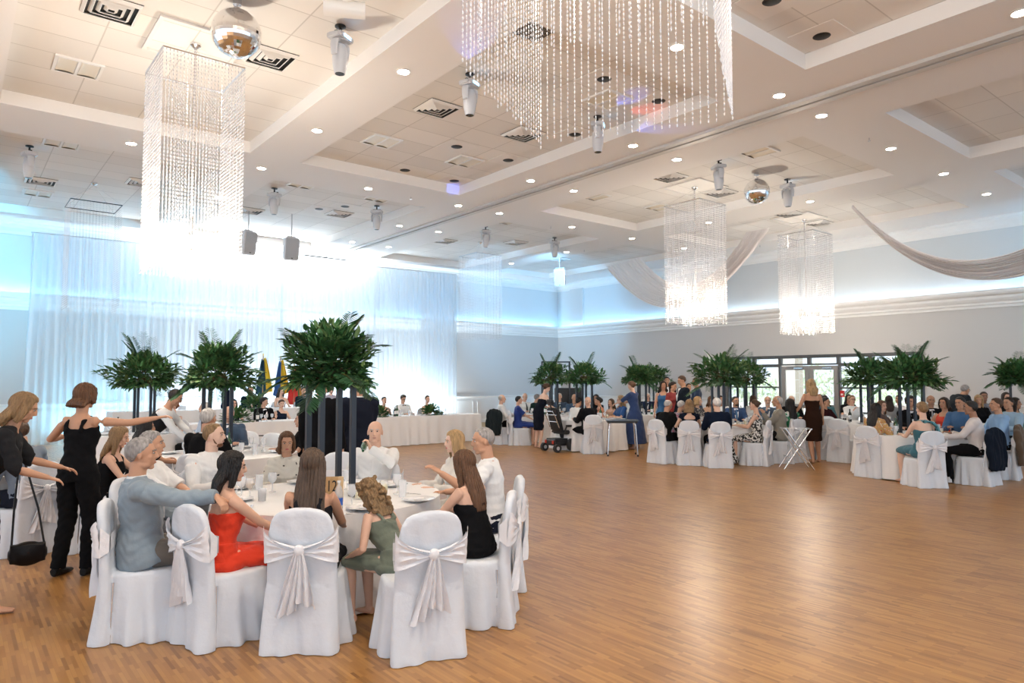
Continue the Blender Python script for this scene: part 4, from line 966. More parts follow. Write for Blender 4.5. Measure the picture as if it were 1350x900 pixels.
            vs = [bm_.verts.new(up(h_, np.interp(h_, [a[0] for a in SP], [a[2] + a[3] for a in SP]) + f0 + .002, x_)) for h_, x_ in ((.49, -.045), (.49, .045), (.40, .05), (.30, .038), (.20, .01), (.20, -.01), (.30, -.038), (.40, -.05))]
            vb = [bm_.verts.new(v.co - Vector((0, .02, 0))) for v in vs]; bm_.faces.new(vs); bm_.faces.new(vb[::-1])
            for i in range(8): bm_.faces.new((vs[i], vs[(i + 1) % 8], vb[(i + 1) % 8], vb[i]))
            finish('shirt_front', bm_, fab('shirtfront%d' % int(sc_[2] * 100), sc_), body)
            if len(top) > 3 and isinstance(top[3], tuple) or (len(top) > 5):
                pass
        for e in extras:
            if e[0] == 'tie':
                bm_ = bmesh.new(); f0 = inf + .012
                def fy(h_): return float(np.interp(h_, [a[0] for a in SP], [a[2] + a[3] for a in SP])) + f0
                tube(bm_, [up(.475, fy(.47) - .02), up(.455, fy(.45) - .002), up(.35, fy(.35)), up(.20, fy(.20))], [(.014, .008), (.012, .008), (.024, .005), (.030, .004)], 8, hint=(1, 0, 0)); finish('necktie', bm_, fab('tie_' + e[1], e[2], .5), body)
            if e[0] == 'bow':
                bm_ = bmesh.new()
                for x in (-1, 1): tube(bm_, [up(.475, .085, x * .004), up(.475, .085, x * .05)], [(.006, .008), (.02, .012)], 8, hint=(0, 0, 1))
                finish('bow_tie', bm_, fab('bowblack', (.01, .01, .012)), body)
    if bottom:
        ty = bottom[0]; m = tcol(bottom); bm_ = bmesh.new()
        if ty == 'trousers':
            torso(bm_, -.09, .06, .012)
            for x in (-1, 1): tube(bm_, [pel + Vector((x * .07, 0, 0)), hip[x].lerp(kn[x], .12), hip[x].lerp(kn[x], .5), kn[x], kn[x].lerp(an[x], .4), an[x] + Vector((0, 0, -.02))], [.10, .103, .092, .075, .070, .062], 14)
            cloth('trousers', bm_, m)
        elif ty == 'skirt':
            ln = bottom[3] if len(bottom) > 3 else .5; fl = bottom[4] if len(bottom) > 4 else .05
            if pose == 'sit':
                tube(bm_, [up(.12, 0), pel, pel + Vector((0, .10, -.01)), Vector((0, .30, .535)), Vector((0, .42, .52))], [(.15, .11), (.19, .13), (.195, .10), (.20, .088), (.185, .078)], 20, hint=(1, 0, 0)); ball(bm_, pel + Vector((0, .03, -.035)), (.21, .175, .10), 18, 12)
                if ln > .5: tube(bm_, [Vector((0, .36, .53)), Vector((0, .42, .40)), Vector((0, .40, max(.03, .53 - (ln - .45))))], [(.18, .08), (.185, .085), (.21 + fl, .12 + fl)], 20, hint=(1, 0, 0))
            else:
                zt = .94 - ln; tube(bm_, [up(.12, 0), pel, pel + Vector((0, 0, -.12)), Vector((0, .0, max(.04, lerp(.94, zt, .6)))), Vector((0, 0, max(.03, zt)))], [(.135, .102), (.185, .132), (.19 + fl * .3, .135 + fl * .3), (.18 + fl * .7, .13 + fl * .7), (.175 + fl, .13 + fl)], 26, hint=(1, 0, 0))
            o_ = cloth('skirt', bm_, m)
        if ty == 'trousers' and shoes:
            bm_ = bmesh.new()
            for x in (-1, 1): tube(bm_, [an[x] + Vector((0, -.05, -.045)), an[x] + Vector((0, .02, -.04)), an[x] + Vector((x * .008, .09, -.055)), an[x] + Vector((x * .016, .175, -.066))], [(.036, .040), (.042, .044), (.048, .030), (.034, .018)], 12, hint=(1, 0, 0))
            cloth('shoes', bm_, fab('shoe', shoes, .4), wr_=0)
    for e in extras:
        if e[0] == 'glasses':
            bm_ = bmesh.new()
            for x in (-1, 1):
                pts = [H(x * .030 + .021 * math.cos(a), .094 - .004 * math.cos(a) * x, .010 + .016 * math.sin(a)) for a in np.linspace(0, 2 * math.pi, 15)]; tube(bm_, pts, .0022, 6, hint=(0, 1, 0.01))
                tube(bm_, [H(x * .05, .088, .014), H(x * .076, .02, .012), H(x * .078, -.01, .008)], .002, 6)
            tube(bm_, [H(-.009, .096, .014), H(.009, .096, .014)], .002, 6); finish('glasses', bm_, M_dark, body)
        if e[0] == 'beard':
            bm_ = bmesh.new(); ball(bm_, H(0, .052, -.090), (.036, .034, .024), 14, 10, HM)
            for x in (-1, 1): tube(bm_, [H(x * .066, .012, -.025), H(x * .056, .030, -.065), H(x * .025, .062, -.095)], [.006, .010, .010], 8)
            tube(bm_, [H(-.024, .082, -.046), H(0, .092, -.040), H(.024, .082, -.046)], .005, 6)
            finish('beard', remesh(bm_, .008), hairmat(e[1], HAIR[e[1]]), body)
        if e[0] == 'scarf':
            bm_ = bmesh.new(); tube(bm_, [up(.47, .02, -.09), up(.47, -.09, -.02), up(.46, -.09, .08), up(.40, -.10, .15), up(.2, -.13, .19), up(-.1, -.14, .20), up(-.28, -.14, .2)], [(.02, .03), (.02, .035), (.02, .04), (.02, .05), (.018, .05), (.018, .05), (.015, .05)], 10); cloth('scarf', bm_, e[1])
        if e[0] == 'strap_back':
            bm_ = bmesh.new()
            for x in (-1, 1): tube(bm_, [up(.35, .11, x * .07), up(.43, .075, x * .085), up(.465, .0, x * .09), up(.42, -.078, x * .07), up(.33, -.098, x * .03)], .005, 6)
            finish('shoulder_straps', bm_, m, body)
    return body
# ================================================================ placement helpers
BLK = ('black', (.012, .012, .014)); NVY = ('navy', (.018, .028, .055)); WHT = ('white', (.80, .80, .80)); CHAR = ('charcoal', (.03, .032, .036))
def W2(px, d): p = at(px, d); return (p.x, p.y)
def seated(px, d, face, clab, chairface=None, back=0, **kw):
    """chair and its sitter; the chair may be turned away from the sitter's heading"""
    x, y = W2(px, d); cf = face if chairface is None else chairface
    if clab: chair(x, y, cf, clab)
    return person(loc=(x, y), face=face, **kw)
def sh_(c, n='white'): return ('shirt', n, c)
# ================================================================ the table numbered 12
T1 = at(437, 6.1); W12 = 'the round table numbered 12'
round_cloth(T1.x, T1.y, 'large white clothed round table in the foreground carrying the wooden number 12', seed=3, r=.94)
seated(208, 4.98, 58, 'covered chair at far left of table 12 under the man in grey blazer', chairface=70, q='near', label='man in light grey blue blazer resting his arm on the next chair', s=1.0, lean=-4, head=(12, 2, 0),
       hands={1: (.54, .42, .955), -1: (-.12, .36, .60)}, elbows={1: (.2, -.1, -1)}, skin='c', hair=('short', 'grey'), top=('jacket', 'greyblue', (.24, .30, .35)), bottom=('trousers', 'tan', (.16, .14, .12)), curl={1: .9, -1: .4}, hdir={1: (.75, .5, -.75)})
seated(308, 4.93, 48, 'covered chair under the woman in the red strapless dress at table 12', q='near', label='woman with dark bob in a bright red strapless dress, seen from behind', s=.93, fem=True, lean=5, head=(18, 6, 0), chairface=36,
       hands={1: (.14, .40, .68), -1: (-.15, .36, .68)}, skin='b', hair=('bob', 'black', .19), top=('strapless', 'red', (.75, .045, .012)), bottom=('skirt', 'red', (.75, .045, .012), .62, .04))
seated(415, 4.85, -3, 'covered chair with bow facing the camera under the long haired woman at table 12', q='near', label='woman with very long straight brown hair in dark sleeveless top, back to camera', s=.95, fem=True, lean=2, head=(-3, 4, 0),
       hands={1: (.16, .34, .72), -1: (-.16, .34, .72)}, skin='c', hair=('long', 'ombre', .50), top=('tank', 'blackprint', (.02, .02, .025)), bottom=('skirt', 'blackstripe', (.02, .02, .025), .45, .02))
x, y = W2(553, 4.72); chair(x, y, -24, 'covered chair with large bow turned to the camera, under the leaning girl in green')
x, y = W2(518, 4.88); person('young girl with curly blond hair in sage green dress leaning over her chair', (x, y), -62, s=.78, fem=True, q='near', lean=30, head=(4, 28, 0), hands={1: (.18, .12, .50), -1: (-.16, .32, .60)}, skin='b', hair=('curly', 'dblond', .26),
       top=('tank', 'sage', (.14, .165, .125)), bottom=('skirt', 'sage', (.14, .165, .125), .5, .03), zoff=.07)
seated(622, 5.25, -56, 'covered chair side on at the right of table 12 under the girl in black', chairface=-86, q='near', label='girl with long straight brown hair in thin strapped black dress', s=.88, fem=True, lean=12, head=(-6, 6, 0), zoff=.05,
       hands={1: (.16, .42, .76), -1: (-.14, .42, .76)}, skin='b', hair=('long', 'chestnut', .40), top=('strapless', 'black', (.010, .010, .012)), bottom=('skirt', 'black', (.010, .010, .012), .45, .0), extras=(('strap_back',),))
seated(640, 6.05, -84, 'covered chair furthest right at table 12 under the man in white shirt', chairface=-95, q='near', label='balding man in short sleeved white shirt with hand on the girl’s shoulder'.replace('’', "'"), s=1.0, lean=6, head=(-22, 4, 0),
       hands={-1: (-.42, .30, 1.00), 1: (.14, .38, .76)}, elbows={-1: (-.7, -.1, -.8)}, skin='c', hair=('crop', 'grey'), top=('polo', 'white', (.82, .81, .80)), bottom=('trousers', 'navy', (.02, .025, .045)))
seated(598, 6.75, -122, 'covered chair behind the girl in black at table 12', q='near', label='blond woman in a cream top half hidden behind the girl in black', s=.94, fem=True, lean=3, head=(10, 2, 0), skin='e', hair=('shoulder', 'blond'), top=('shirt', 'cream', (.75, .72, .68)), bottom=('skirt', 'cream', (.75, .72, .68)))
seated(494, 7.1, 184, 'covered chair on the far side of table 12 under the drinking man', q='near', label='elderly bald man in white shirt drinking from a green bottle', s=.99, lean=0, head=(-10, -4, 0), belly=.02,
       hands={-1: (-.02, .20, 1.085), 1: (.20, .26, .74)}, elbows={-1: (-.9, .1, -.6)}, hdir={-1: (.25, .05, .75)}, skin='b', hair=('bald', 'white'), top=('shirt', 'white', (.82, .81, .80)), bottom=('trousers', 'navy', (.02, .025, .045)), curl={-1: 1.3, 1: .5})
M_floral = pattern_mat('floral_cream', (.72, .68, .60), [(.72, .68, .60), (.03, .03, .03)], 13, thr=.60)
seated(380, 7.05, 166, 'covered chair hidden behind the long haired woman at table 12', q='near', label='woman with short brown hair in a cream blouse printed with black leaves', s=.92, fem=True, lean=8, head=(-8, 4, 0), skin='c', hair=('shoulder', 'chestnut', .14), top=('shirt', 'f', M_floral), bottom=('skirt', 'f', M_floral))
seated(287, 6.55, 128, 'covered chair under the bearded man at table 12', q='near', label='man with short reddish beard in open collared white shirt looking right', s=1.0, lean=0, head=(-42, 0, 0), skin='e', hair=('crop', 'dblond'), top=('shirt', 'white', (.82, .80, .78)), bottom=('trousers', 'grey', (.1, .1, .11)), extras=(('beard', 'auburn'),))
seated(213, 5.95, 86, 'covered chair between the grey blazer man and the bearded man', q='near', label='man in white polo shirt with folded arms behind the grey blazer', s=.98, lean=-2, head=(-12, 0, 0), hands={1: (-.08, .26, .80), -1: (.10, .29, .84)}, elbows={1: (1, .1, -.7), -1: (-1, .1, -.7)}, skin='c', hair=('short', 'grey'), top=('polo', 'white', (.82, .81, .80)), bottom=('trousers', 'grey', (.1, .1, .11)))
x, y = W2(443, 7.75); chair(x, y, 178, 'empty covered chair behind the black posts of the stand on table 12')
# bottle in the old man's hand
bt = thing('beer_bottle', 'small green bottle held to the lips of the elderly bald man', 'bottle', (0, 0, 0))
bm = bmesh.new(); lathe(bm, [(0, 0), (.029, 0), (.030, .01), (.030, .12), (.022, .15), (.013, .18), (.012, .22), (0, .22)], 14); finish('glass_body', bm, M_wine, bt)
hp_ = W2(484, 6.88); bt.location = (hp_[0] - .02, hp_[1] - .0, 1.115); bt.rotation_euler = (R(-100), R(0), R(150))
# wooden number, drinks and plates
t = thing('table_number', 'upright wooden table number block reading 12', 'table number', (*W2(440, 5.45), .765), -YAW + R(6))
bm = bmesh.new(); box(bm, -.048, .048, -.012, .012, 0, .235); finish('block', bm, M_wood, t, smooth=False)
bm = bmesh.new(); box(bm, .048, .085, -.006, .018, .04, .235); finish('side_block', bm, mat('pale_wood', (.62, .44, .24), .5), t, smooth=False)
cu = bpy.data.curves.new('numerals', 'FONT'); cu.body = '12'; cu.size = .105; cu.align_x = 'CENTER'; cu.extrude = .0015; no = bpy.data.objects.new('numerals', cu); C.objects.link(no); no.parent = t; no.location = (0, -.0135, .125); no.rotation_euler = (R(90), 0, 0); no.scale = (.8, 1.15, 1); cu.materials.append(M_black)
bpy.context.view_layer.update(); nm_ = bpy.data.meshes.new_from_object(no.evaluated_get(bpy.context.evaluated_depsgraph_get())); n2 = bpy.data.objects.new('printed_number', nm_); C.objects.link(n2); n2.parent = t; n2.location = no.location; n2.rotation_euler = no.rotation_euler; n2.scale = no.scale; bpy.data.objects.remove(no)
fs = flower_stand((*W2(437, 6.0), .765), -YAW + R(38), 'tall black four post flower stand with palm fronds on table 12', 11, rad=.37, h=.44, nleaf=2600, palms=20, top=.93, lsz=.85)
def onT(px, d, k, lab, grp='drinks on ' + W12): x, y = W2(px, d); return put(k, x, y, .763, lab, grp)
onT(333, 5.85, 'ga', 'stemmed glass of pale amber drink left of the long haired woman'); onT(349, 5.75, 'tc', 'tumbler of dark cola with ice left of the long haired woman')
onT(345, 6.3, 'tw', 'tall empty tumbler left of the woman in leaf print'); onT(316, 6.1, 'g', 'empty stemmed glass before the bearded man'); onT(322, 5.95, 'g', 'empty stemmed glass left of the amber drink'); onT(362, 6.2, 'g', 'empty stemmed glass beside the cola tumbler')
onT(493, 6.2, 'tc', 'round glass of cola standing before the elderly man'); onT(508, 6.1, 'tl', 'short glass with lemon wedge right of the cola'); onT(475, 5.85, 'tl', 'tall glass with floating lemon slices beside the black posts'); onT(525, 6.1, 'g', 'empty stemmed glass near the blond woman'); onT(532, 5.95, 'tw', 'tall empty water glass on the right of table 12')
onT(466, 5.5, 'g', 'empty stemmed glass before the leaning girl'); onT(300, 5.65, 'g', 'empty stemmed glass beside the woman in red'); onT(458, 6.35, 'g', 'empty stemmed glass behind the black posts')
for px, d, s_ in ((315, 5.75, 'before the woman in red'), (482, 5.38, 'before the leaning girl'), (553, 5.75, 'before the girl in black'), (520, 6.55, 'before the elderly man'), (400, 6.75, 'before the leaf print blouse'), (320, 6.4, 'before the bearded man')): onT(px, d, 'pl', 'white plate with napkin ' + s_ + ' on table 12', 'plates on ' + W12)
t = thing('water_bottle', 'small plastic water bottle with blue band beside the wooden number', 'bottle', (*W2(449, 5.4), .763))
bm = bmesh.new(); lathe(bm, [(0, 0), (.03, 0), (.032, .02), (.032, .13), (.02, .17), (.012, .18), (.012, .20), (0, .20)], 16); finish('plastic_body', bm, M_glass, t)
bm = bmesh.new(); lathe(bm, [(.0326, .03), (.0326, .085), (.0320, .085), (.0320, .03)], 16); finish('blue_band', bm, mat('blue_label', (.02, .10, .45), .4), t)
bm = bmesh.new(); lathe(bm, [(0, .20), (.014, .20), (.014, .215), (0, .215)], 12); finish('cap', bm, M_plate, t)
for i, (px, d, rz) in enumerate(((470, 5.28, .4), (335, 5.45, 1.2), (545, 6.1, 2.0), (500, 5.6, .9))):
    x, y = W2(px, d); bm = bmesh.new(); tube(bm, [(-.09, 0, .003), (.03, 0, .003), (.05, 0, .006), (.09, 0, .004)], [(.004, .002), (.004, .002), (.012, .002), (.010, .0015)], 8); tag(finish('spoon', bm, M_chrome, loc=(x, y, .763), rot=(0, 0, rz)), 'steel spoon on table 12 ' + ('near the leaning girl', 'near the woman in red', 'near the blond woman', 'right of the wooden number')[i], 'cutlery', 'spoons on table 12')
# ================================================================ standing near people at the left
person('woman in sleeveless black jumpsuit with outstretched arm, back to camera', W2(108, 6.35), 8, 'stand', q='near', s=1.0, fem=True, lean=3, head=(10, 5, 0), hands={1: (.64, .22, 1.40), -1: (-.38, .30, 1.22)}, elbows={1: (0, -.3, -1), -1: (-.6, -.3, -.6)}, skin='c', hair=('bob', 'chestnut', .10),
       top=('tank', 'black', (.010, .010, .012)), bottom=('trousers', 'black', (.010, .010, .012)), shoes=(.10, .10, .16), feet={1: (.10, .02), -1: (-.14, -.04)})
person('woman with pale blond hair in short black dress at the left photo edge', W2(-22, 5.35), 62, 'stand', q='near', s=.99, fem=True, lean=24, head=(0, 14, 0), hands={1: (.10, .46, 1.00), -1: (-.24, .52, 1.04)}, skin='c', hair=('bob', 'dblond', .16),
       top=('dress_sleeve', 'lace', (.03, .03, .033)), bottom=('skirt', 'black', (.010, .010, .012), .46, .02), feet={1: (.12, .12), -1: (-.12, -.22)})
t = thing('shoulder_bag', 'black leather shoulder bag hanging beside the woman at the left edge', 'bag', (*W2(46, 5.75), 0))
bm = bmesh.new(); ball(bm, (0, 0, .34), (.14, .05, .10), 16, 10); box(bm, -.12, .12, -.035, .035, .27, .42); bm = remesh(bm, .012); finish('bag_body', bm, fab('leather', (.015, .012, .012), .35), t)
bm = bmesh.new(); tube(bm, [(-.11, 0, .41), (-.10, 0, .75), (-.08, 0, 1.05), (-.05, .02, 1.1), (-.02, 0, 1.0), (.06, 0, .7), (.11, 0, .41)], .008, 8); finish('strap', bm, M_black, t)
T0 = at(-60, 7.6)
seated(36, 7.2, -70, 'covered chair at the left photo edge behind the black handbag', q='mid', label='person in blue grey shirt seated at the far left edge', s=1, lean=12, head=(0, 10, 0), skin='c', hair=('short', 'brown'), top=('shirt', 'bluegrey', (.16, .20, .26)), bottom=('trousers', 'navy', (.02, .025, .045)))
round_cloth(T0.x, T0.y, 'white clothed round table cut off by the left photo edge', seed=9)
seated(150, 7.35, 78, 'covered chair behind the grey blazer man under the woman with long hair', q='mid', label='woman with long light brown hair in black dress facing right behind the blazer', s=.95, fem=True, lean=12, head=(0, 12, 0), hands={1: (.14, .40, .84), -1: (-.1, .42, .86)}, skin='b', hair=('long', 'dblond', .28), top=('tank', 'black', (.010, .010, .012)), bottom=('skirt', 'black', (.010, .010, .012), .5))
# ================================================================ second table, behind on the left
T2 = at(300, 9.5); wT2 = 'the second round table behind table 12'
round_cloth(T2.x, T2.y, 'white clothed round table behind the bearded man', seed=4); dress_table(T2.x, T2.y, .763, wT2, 1.0)
flower_stand((*W2(288, 9.55), .765), -YAW + R(40), 'tall black flower stand with palm tips, middle of the three at left', 21, rad=.46, h=.44, nleaf=1800, palms=18, top=.90, lsz=1.1)
seated(278, 8.15, 10, 'covered chair under the bald man in black suit, back to camera', q='mid', label='bald man in black suit seated with his back to the camera', s=1.06, lean=2, skin='c', hair=('crop', 'lgrey'), top=('jacket', 'black', (.012, .012, .014)), bottom=('trousers', 'black', (.012, .012, .014)))
seated(190, 8.3, 50, 'covered chair under the dark haired woman in black at the second table', q='mid', label='woman with dark hair in black short sleeved top, back to camera', s=.97, fem=True, lean=8, hands={1: (.2, .42, .78)}, skin='c', hair=('shoulder', 'black'), top=('tee', 'black', (.012, .012, .014)), bottom=('skirt', 'black', (.012, .012, .014)))
seated(303, 10.75, 160, 'covered chair under the man in dark blue jacket at the second table', q='mid', label='bald man in dark blue jacket behind the posts of the middle stand', s=1.0, head=(10, 10, 0), skin='b', hair=('ring', 'lgrey'), top=('jacket', 'midblue', (.03, .06, .11)), bottom=('trousers', 'black', (.012, .012, .014)))
seated(395, 10.1, 235, 'covered chair right of the second table behind the floral blouse', q='mid', label='smiling dark haired woman glimpsed beside the standing man in black', s=.95, fem=True, head=(10, 0, 0), skin='b', hair=('shoulder', 'dark'), top=('tee', 'black', (.012, .012, .014)), bottom=('skirt', 'black', (.012, .012, .014)))
x, y = W2(322, 11.0); chair(x, y, 170, 'empty covered chair on the far side of the second table'); x, y = W2(345, 10.7); chair(x, y, 200, 'empty covered chair right of the second table below the head table')
person('waiter in dark waistcoat and white shirt bending over a table', W2(196, 9.9), 78, 'stand', q='mid', s=1.0, lean=34, head=(0, 14, 0), hands={1: (.30, .62, .90), -1: (-.05, .66, .92)}, skin='c', hair=('short', 'black'), top=('vest', 'charcoal', (.03, .032, .036)), bottom=('trousers', 'black', (.012, .012, .014)))
# two men in black standing behind the foreground flowers
person('tall man in black suit standing behind the stand of table 12, back to camera', W2(424, 8.75), 8, 'stand', q='mid', s=1.05, head=(-10, 6, 0), skin='c', hair=('short', 'dark'), top=('jacket', 'black', (.012, .012, .014)), bottom=('trousers', 'black', (.012, .012, .014)))
person('man in dark suit standing right of the posts with clasped hands', W2(475, 9.3), -24, 'stand', q='mid', s=1.05, head=(0, 6, 0), skin='c', hair=('short', 'dark'), hands={-1: (-.10, .20, .95), 1: (.02, .22, .95)}, top=('jacket', 'navy', (.014, .018, .03)), bottom=('trousers', 'black', (.012, .012, .014)))
# third table at left
T3 = at(186, 13.2); wT3 = 'the round table below the left flower stand'
round_cloth(T3.x, T3.y, 'white clothed round table far left below the sheer curtain', seed=5); dress_table(T3.x, T3.y, .763, wT3, 2.0)
flower_stand((*W2(192, 13.2), .765), -YAW + R(40), 'tall black flower stand, leftmost of all before the sheer curtain', 31, rad=.62, h=.48, nleaf=1700, palms=16, top=.88, lsz=1.35)
seated(228, 14.2, 190, 'covered chair under the woman in burgundy', q='mid', label='woman with auburn hair in a sleeveless burgundy dress looking up right', s=.98, fem=True, head=(20, -8, 0), skin='e', hair=('bun', 'auburn'), top=('tank', 'burgundy', (.11, .008, .02)), bottom=('skirt', 'burgundy', (.11, .008, .02)))
seated(268, 12.9, 250, 'covered chair under the man in pale shirt left of the middle stand', q='mid', label='man in pale blue shirt behind the middle stand posts', s=1.0, skin='b', hair=('short', 'lgrey'), top=('shirt', 'paleblue', (.45, .55, .68)), bottom=('trousers', 'black', (.012, .012, .014)))
# clear lectern
t = thing('acrylic_lectern', 'clear acrylic lectern standing before the curtain between the left flower stands', 'lectern', (*W2(242, 20.5), .0), -YAW)
for sx in (-1, 1): bm = bmesh.new(); box(bm, sx * .30 - .04, sx * .30 + .04, -.02, .02, 0, 1.25); finish('side_panel', bm, M_glass, t, smooth=False)
bm = bmesh.new(); box(bm, -.45, .45, -.2, .2, 1.25, 1.28); finish('top_shelf', bm, M_glass, t, smooth=False)
bm = bmesh.new(); box(bm, -.12, .12, -.025, -.021, .5, 1.0); finish('front_panel', bm, M_plate, t, smooth=False)
# ================================================================ head table
def skirted(name, x0, x1, y0, y1, z0, z1, label):
    bm = bmesh.new(); P_ = []; per = 2 * (x1 - x0 + y1 - y0); n = int(per / .035)
    for i in range(n):
        s = i / n * per
        if s < x1 - x0: p, nr = (x0 + s, y0), (0, -1)
        elif s < x1 - x0 + y1 - y0: p, nr = (x1, y0 + s - (x1 - x0)), (1, 0)
        elif s < 2 * (x1 - x0) + y1 - y0: p, nr = (x1 - (s - (x1 - x0 + y1 - y0)), y1), (0, 1)
        else: p, nr = (x0, y1 - (s - (2 * (x1 - x0) + y1 - y0))), (-1, 0)
        P_.append((p, nr, s))
    G = []
    for z, k in ((z1, 0), (z1 - .02, .004), (z1 - .15, .012), (z0 + .3, .03), (z0 + .01, .045)):
        G.append([bm.verts.new((p[0] + nr[0] * (.01 + k * (1.2 + math.sin(s * 19 + 2 * math.sin(s * 2)))), p[1] + nr[1] * (.01 + k * (1.2 + math.sin(s * 19 + 2 * math.sin(s * 2)))), z)) for p, nr, s in P_])
    fill_grid(bm, G, True); bm.faces.new(G[0]); tag(finish(name, bm, M_cloth), label, 'table')
skirted('head_table', 3.2, 12.0, 16.35, 17.1, 0, .77, 'long head table under pleated white cloth before the backdrop')
bm = bmesh.new(); box(bm, 2.6, 12.2, 18.5, 21.6, 0, .22); struct(finish('floor_riser', bm, mat('riser_carpet', (.25, .25, .27), .9), smooth=False))
skirted('riser_table', 3.0, 9.2, 18.75, 19.45, .22, .98, 'second long white clothed table raised behind the head table')
def row(px, y, z, lab, **kw):
    """a person at the head table, Y metres along the room"""
    k = (px - 675) / FPX; dx, dy = FW.x + RT.x * k, FW.y + RT.y * k; x = dx / dy * y
    d_ = dict(face=180 + 0, rel=False, q='far'); d_.update(kw)
    return person(lab, (x, y), zoff=z, **d_)
DR = lambda c, n: dict(fem=True, top=('strapless', n, c), bottom=('skirt', n, c, .5))
def HT(px, y, z, lab, **kw):
    k = (px - 675) / FPX; dx, dy = FW.x + RT.x * k, FW.y + RT.y * k; x = dx / dy * y
    c = chair(x, y, 180, 'covered chair under the ' + ' '.join(lab.split()[:10]), rel=False); c.location.z = z
    return row(px, y, z, lab, **kw)
TUX = dict(top=('jacket', 'black', (.012, .012, .014)), bottom=('trousers', 'black', (.012, .012, .014)), extras=(('bow',),))
HT(310, 17.55, 0, 'woman with dark hair and glasses in navy strapless dress at the head table', skin='b', hair=('shoulder', 'dark'), s=.95, extras=(('glasses',),), **DR((.02, .03, .06), 'navyd'))
HT(350, 17.55, 0, 'young man in black tuxedo turned to his right at the head table', skin='b', hair=('quiff', 'black'), head=(-45, 5, 0), s=.97, **TUX)
HT(373, 17.5, 0, 'woman in navy one shoulder dress beside the man in tuxedo', skin='e', hair=('updo', 'brown'), s=.93, fem=True, head=(0, 8, 0), top=('oneshoulder', 'navyd', (.02, .03, .06)), bottom=('skirt', 'navyd', (.02, .03, .06)))
HT(508, 17.55, 0, 'woman in dark strapless dress with folded hands on the head table right', skin='b', hair=('bun', 'dark'), s=.95, hands={1: (.03, .26, .95), -1: (-.03, .26, .95)}, **DR((.02, .02, .03), 'darkd'))
HT(533, 17.55, 0, 'man in white shirt and bow tie looking down at the head table', skin='b', hair=('quiff', 'dark'), head=(0, 18, 0), s=.98, top=('shirt', 'white', (.80, .80, .80)), bottom=('trousers', 'black', (.012, .012, .014)), extras=(('bow',), ('glasses',)))
HT(565, 17.55, 0, 'woman in black top sitting rightmost at the head table', skin='b', hair=('bun', 'brown'), s=.96, fem=True, top=('tank', 'black', (.010, .010, .012)), bottom=('skirt', 'black', (.010, .010, .012)))
HT(332, 19.9, .22, 'man in dark teal suit at the raised table between green centrepieces', skin='b', hair=('short', 'brown'), s=1.0, top=('jacket', 'teal', (.012, .035, .05)), bottom=('trousers', 'black', (.012, .012, .014)))
HT(372, 19.9, .22, 'bride with long dark hair in a white strapless gown', skin='e', hair=('long', 'dark', .25), s=.98, head=(-8, 10, 0), **DR((.82, .82, .84), 'gown'))
HT(402, 19.9, .22, 'dark suited person behind the red flag at the raised table', skin='b', hair=('short', 'brown'), s=.98, top=('jacket', 'teal', (.012, .035, .05)), bottom=('trousers', 'black', (.012, .012, .014)))
HT(438, 19.9, .22, 'dark haired woman glimpsed between the standing men', skin='e', hair=('updo', 'dark'), s=1.0, fem=True, top=('tee', 'lilac', (.4, .36, .42)), bottom=('skirt', 'lilac', (.4, .36, .42)))
row(299, 19.6, .22, 'person in dark navy suit standing left of the raised table', face=95, pose='stand', skin='b', hair=('short', 'brown'), s=.88, top=('jacket', 'navy2', (.015, .02, .045)), bottom=('trousers', 'black', (.012, .012, .014)))
def greens(x, y, z, r, lab, seed):
    rg = random.Random(seed); bm = bmesh.new()
    for i in range(300):
        a = rg.uniform(0, 6.28); e = rg.uniform(-.1, 1.4); rr = rg.uniform(.3, 1); d = Vector((math.cos(a) * math.cos(e), math.sin(a) * math.cos(e) * .7, math.sin(e) * .75))
        leaf(bm, d * r * rr + Vector((0, 0, .02)), d + Vector((rg.uniform(-.5, .5), rg.uniform(-.5, .5), rg.uniform(-.3, .3))), Vector((0, .2, 1)), rg.uniform(.08, .15), rg.uniform(.02, .035), 0 if rg.random() < .7 else 1)
    for i in range(60):
        a = rg.uniform(-2.6, -.5); leaf(bm, Vector((r * .7 * math.cos(a), -.02 + r * .5 * math.sin(a), 0.01)), Vector((rg.uniform(-.6, .6), -.5, -.9)), Vector((0, -1, .3)), .12, .03, 0)
    tag(finish('greenery_arrangement', bm, [M_leaf, M_leaf2], loc=(x, y, z), smooth=False), lab, 'plant', 'low green arrangements on the head tables')
def hx(px, y): k = (px - 675) / FPX; return (FW.x + RT.x * k) / (FW.y + RT.y * k) * y
greens(hx(314, 16.6), 16.6, .78, .36, 'low leafy arrangement at the left end of the head table', 1); greens(hx(337, 18.95), 18.95, .99, .42, 'low leafy arrangement on the raised table before the man in teal', 2)
greens(hx(569, 16.6), 16.6, .78, .30, 'small leafy arrangement at the right end of the head table', 3); greens(hx(500, 16.6), 16.6, .78, .30, 'leafy arrangement on the head table beside the standing man', 4)
t = thing('pillar_vase', 'white square planter box under the leafy arrangement', 'box', (hx(336, 18.5), 18.30, .0)); bm = bmesh.new(); box(bm, -.22, .22, -.05, .05, .0, .9); t_ = finish('box_body', bm, M_cloth, t, smooth=False)
for i, (px, k) in enumerate(((341, 'bd'), (346, 'g'), (353, 'g'), (360, 'g'), (521, 'bd'), (524, 'bg'), (528, 'g'), (540, 'tw'), (547, 'g'), (577, 'tw'), (583, 'tc'), (588, 'g'))):
    put(k, hx(px, 16.55 + .1 * (i % 2)), 16.55 + .1 * (i % 2), .772, dict(bd='dark bottle', bg='green bottle', g='empty clear wine glass', tw='tall clear tumbler', tc='dark cola tumbler')[k] + ' on the long head table', 'glasses and bottles on the head table')
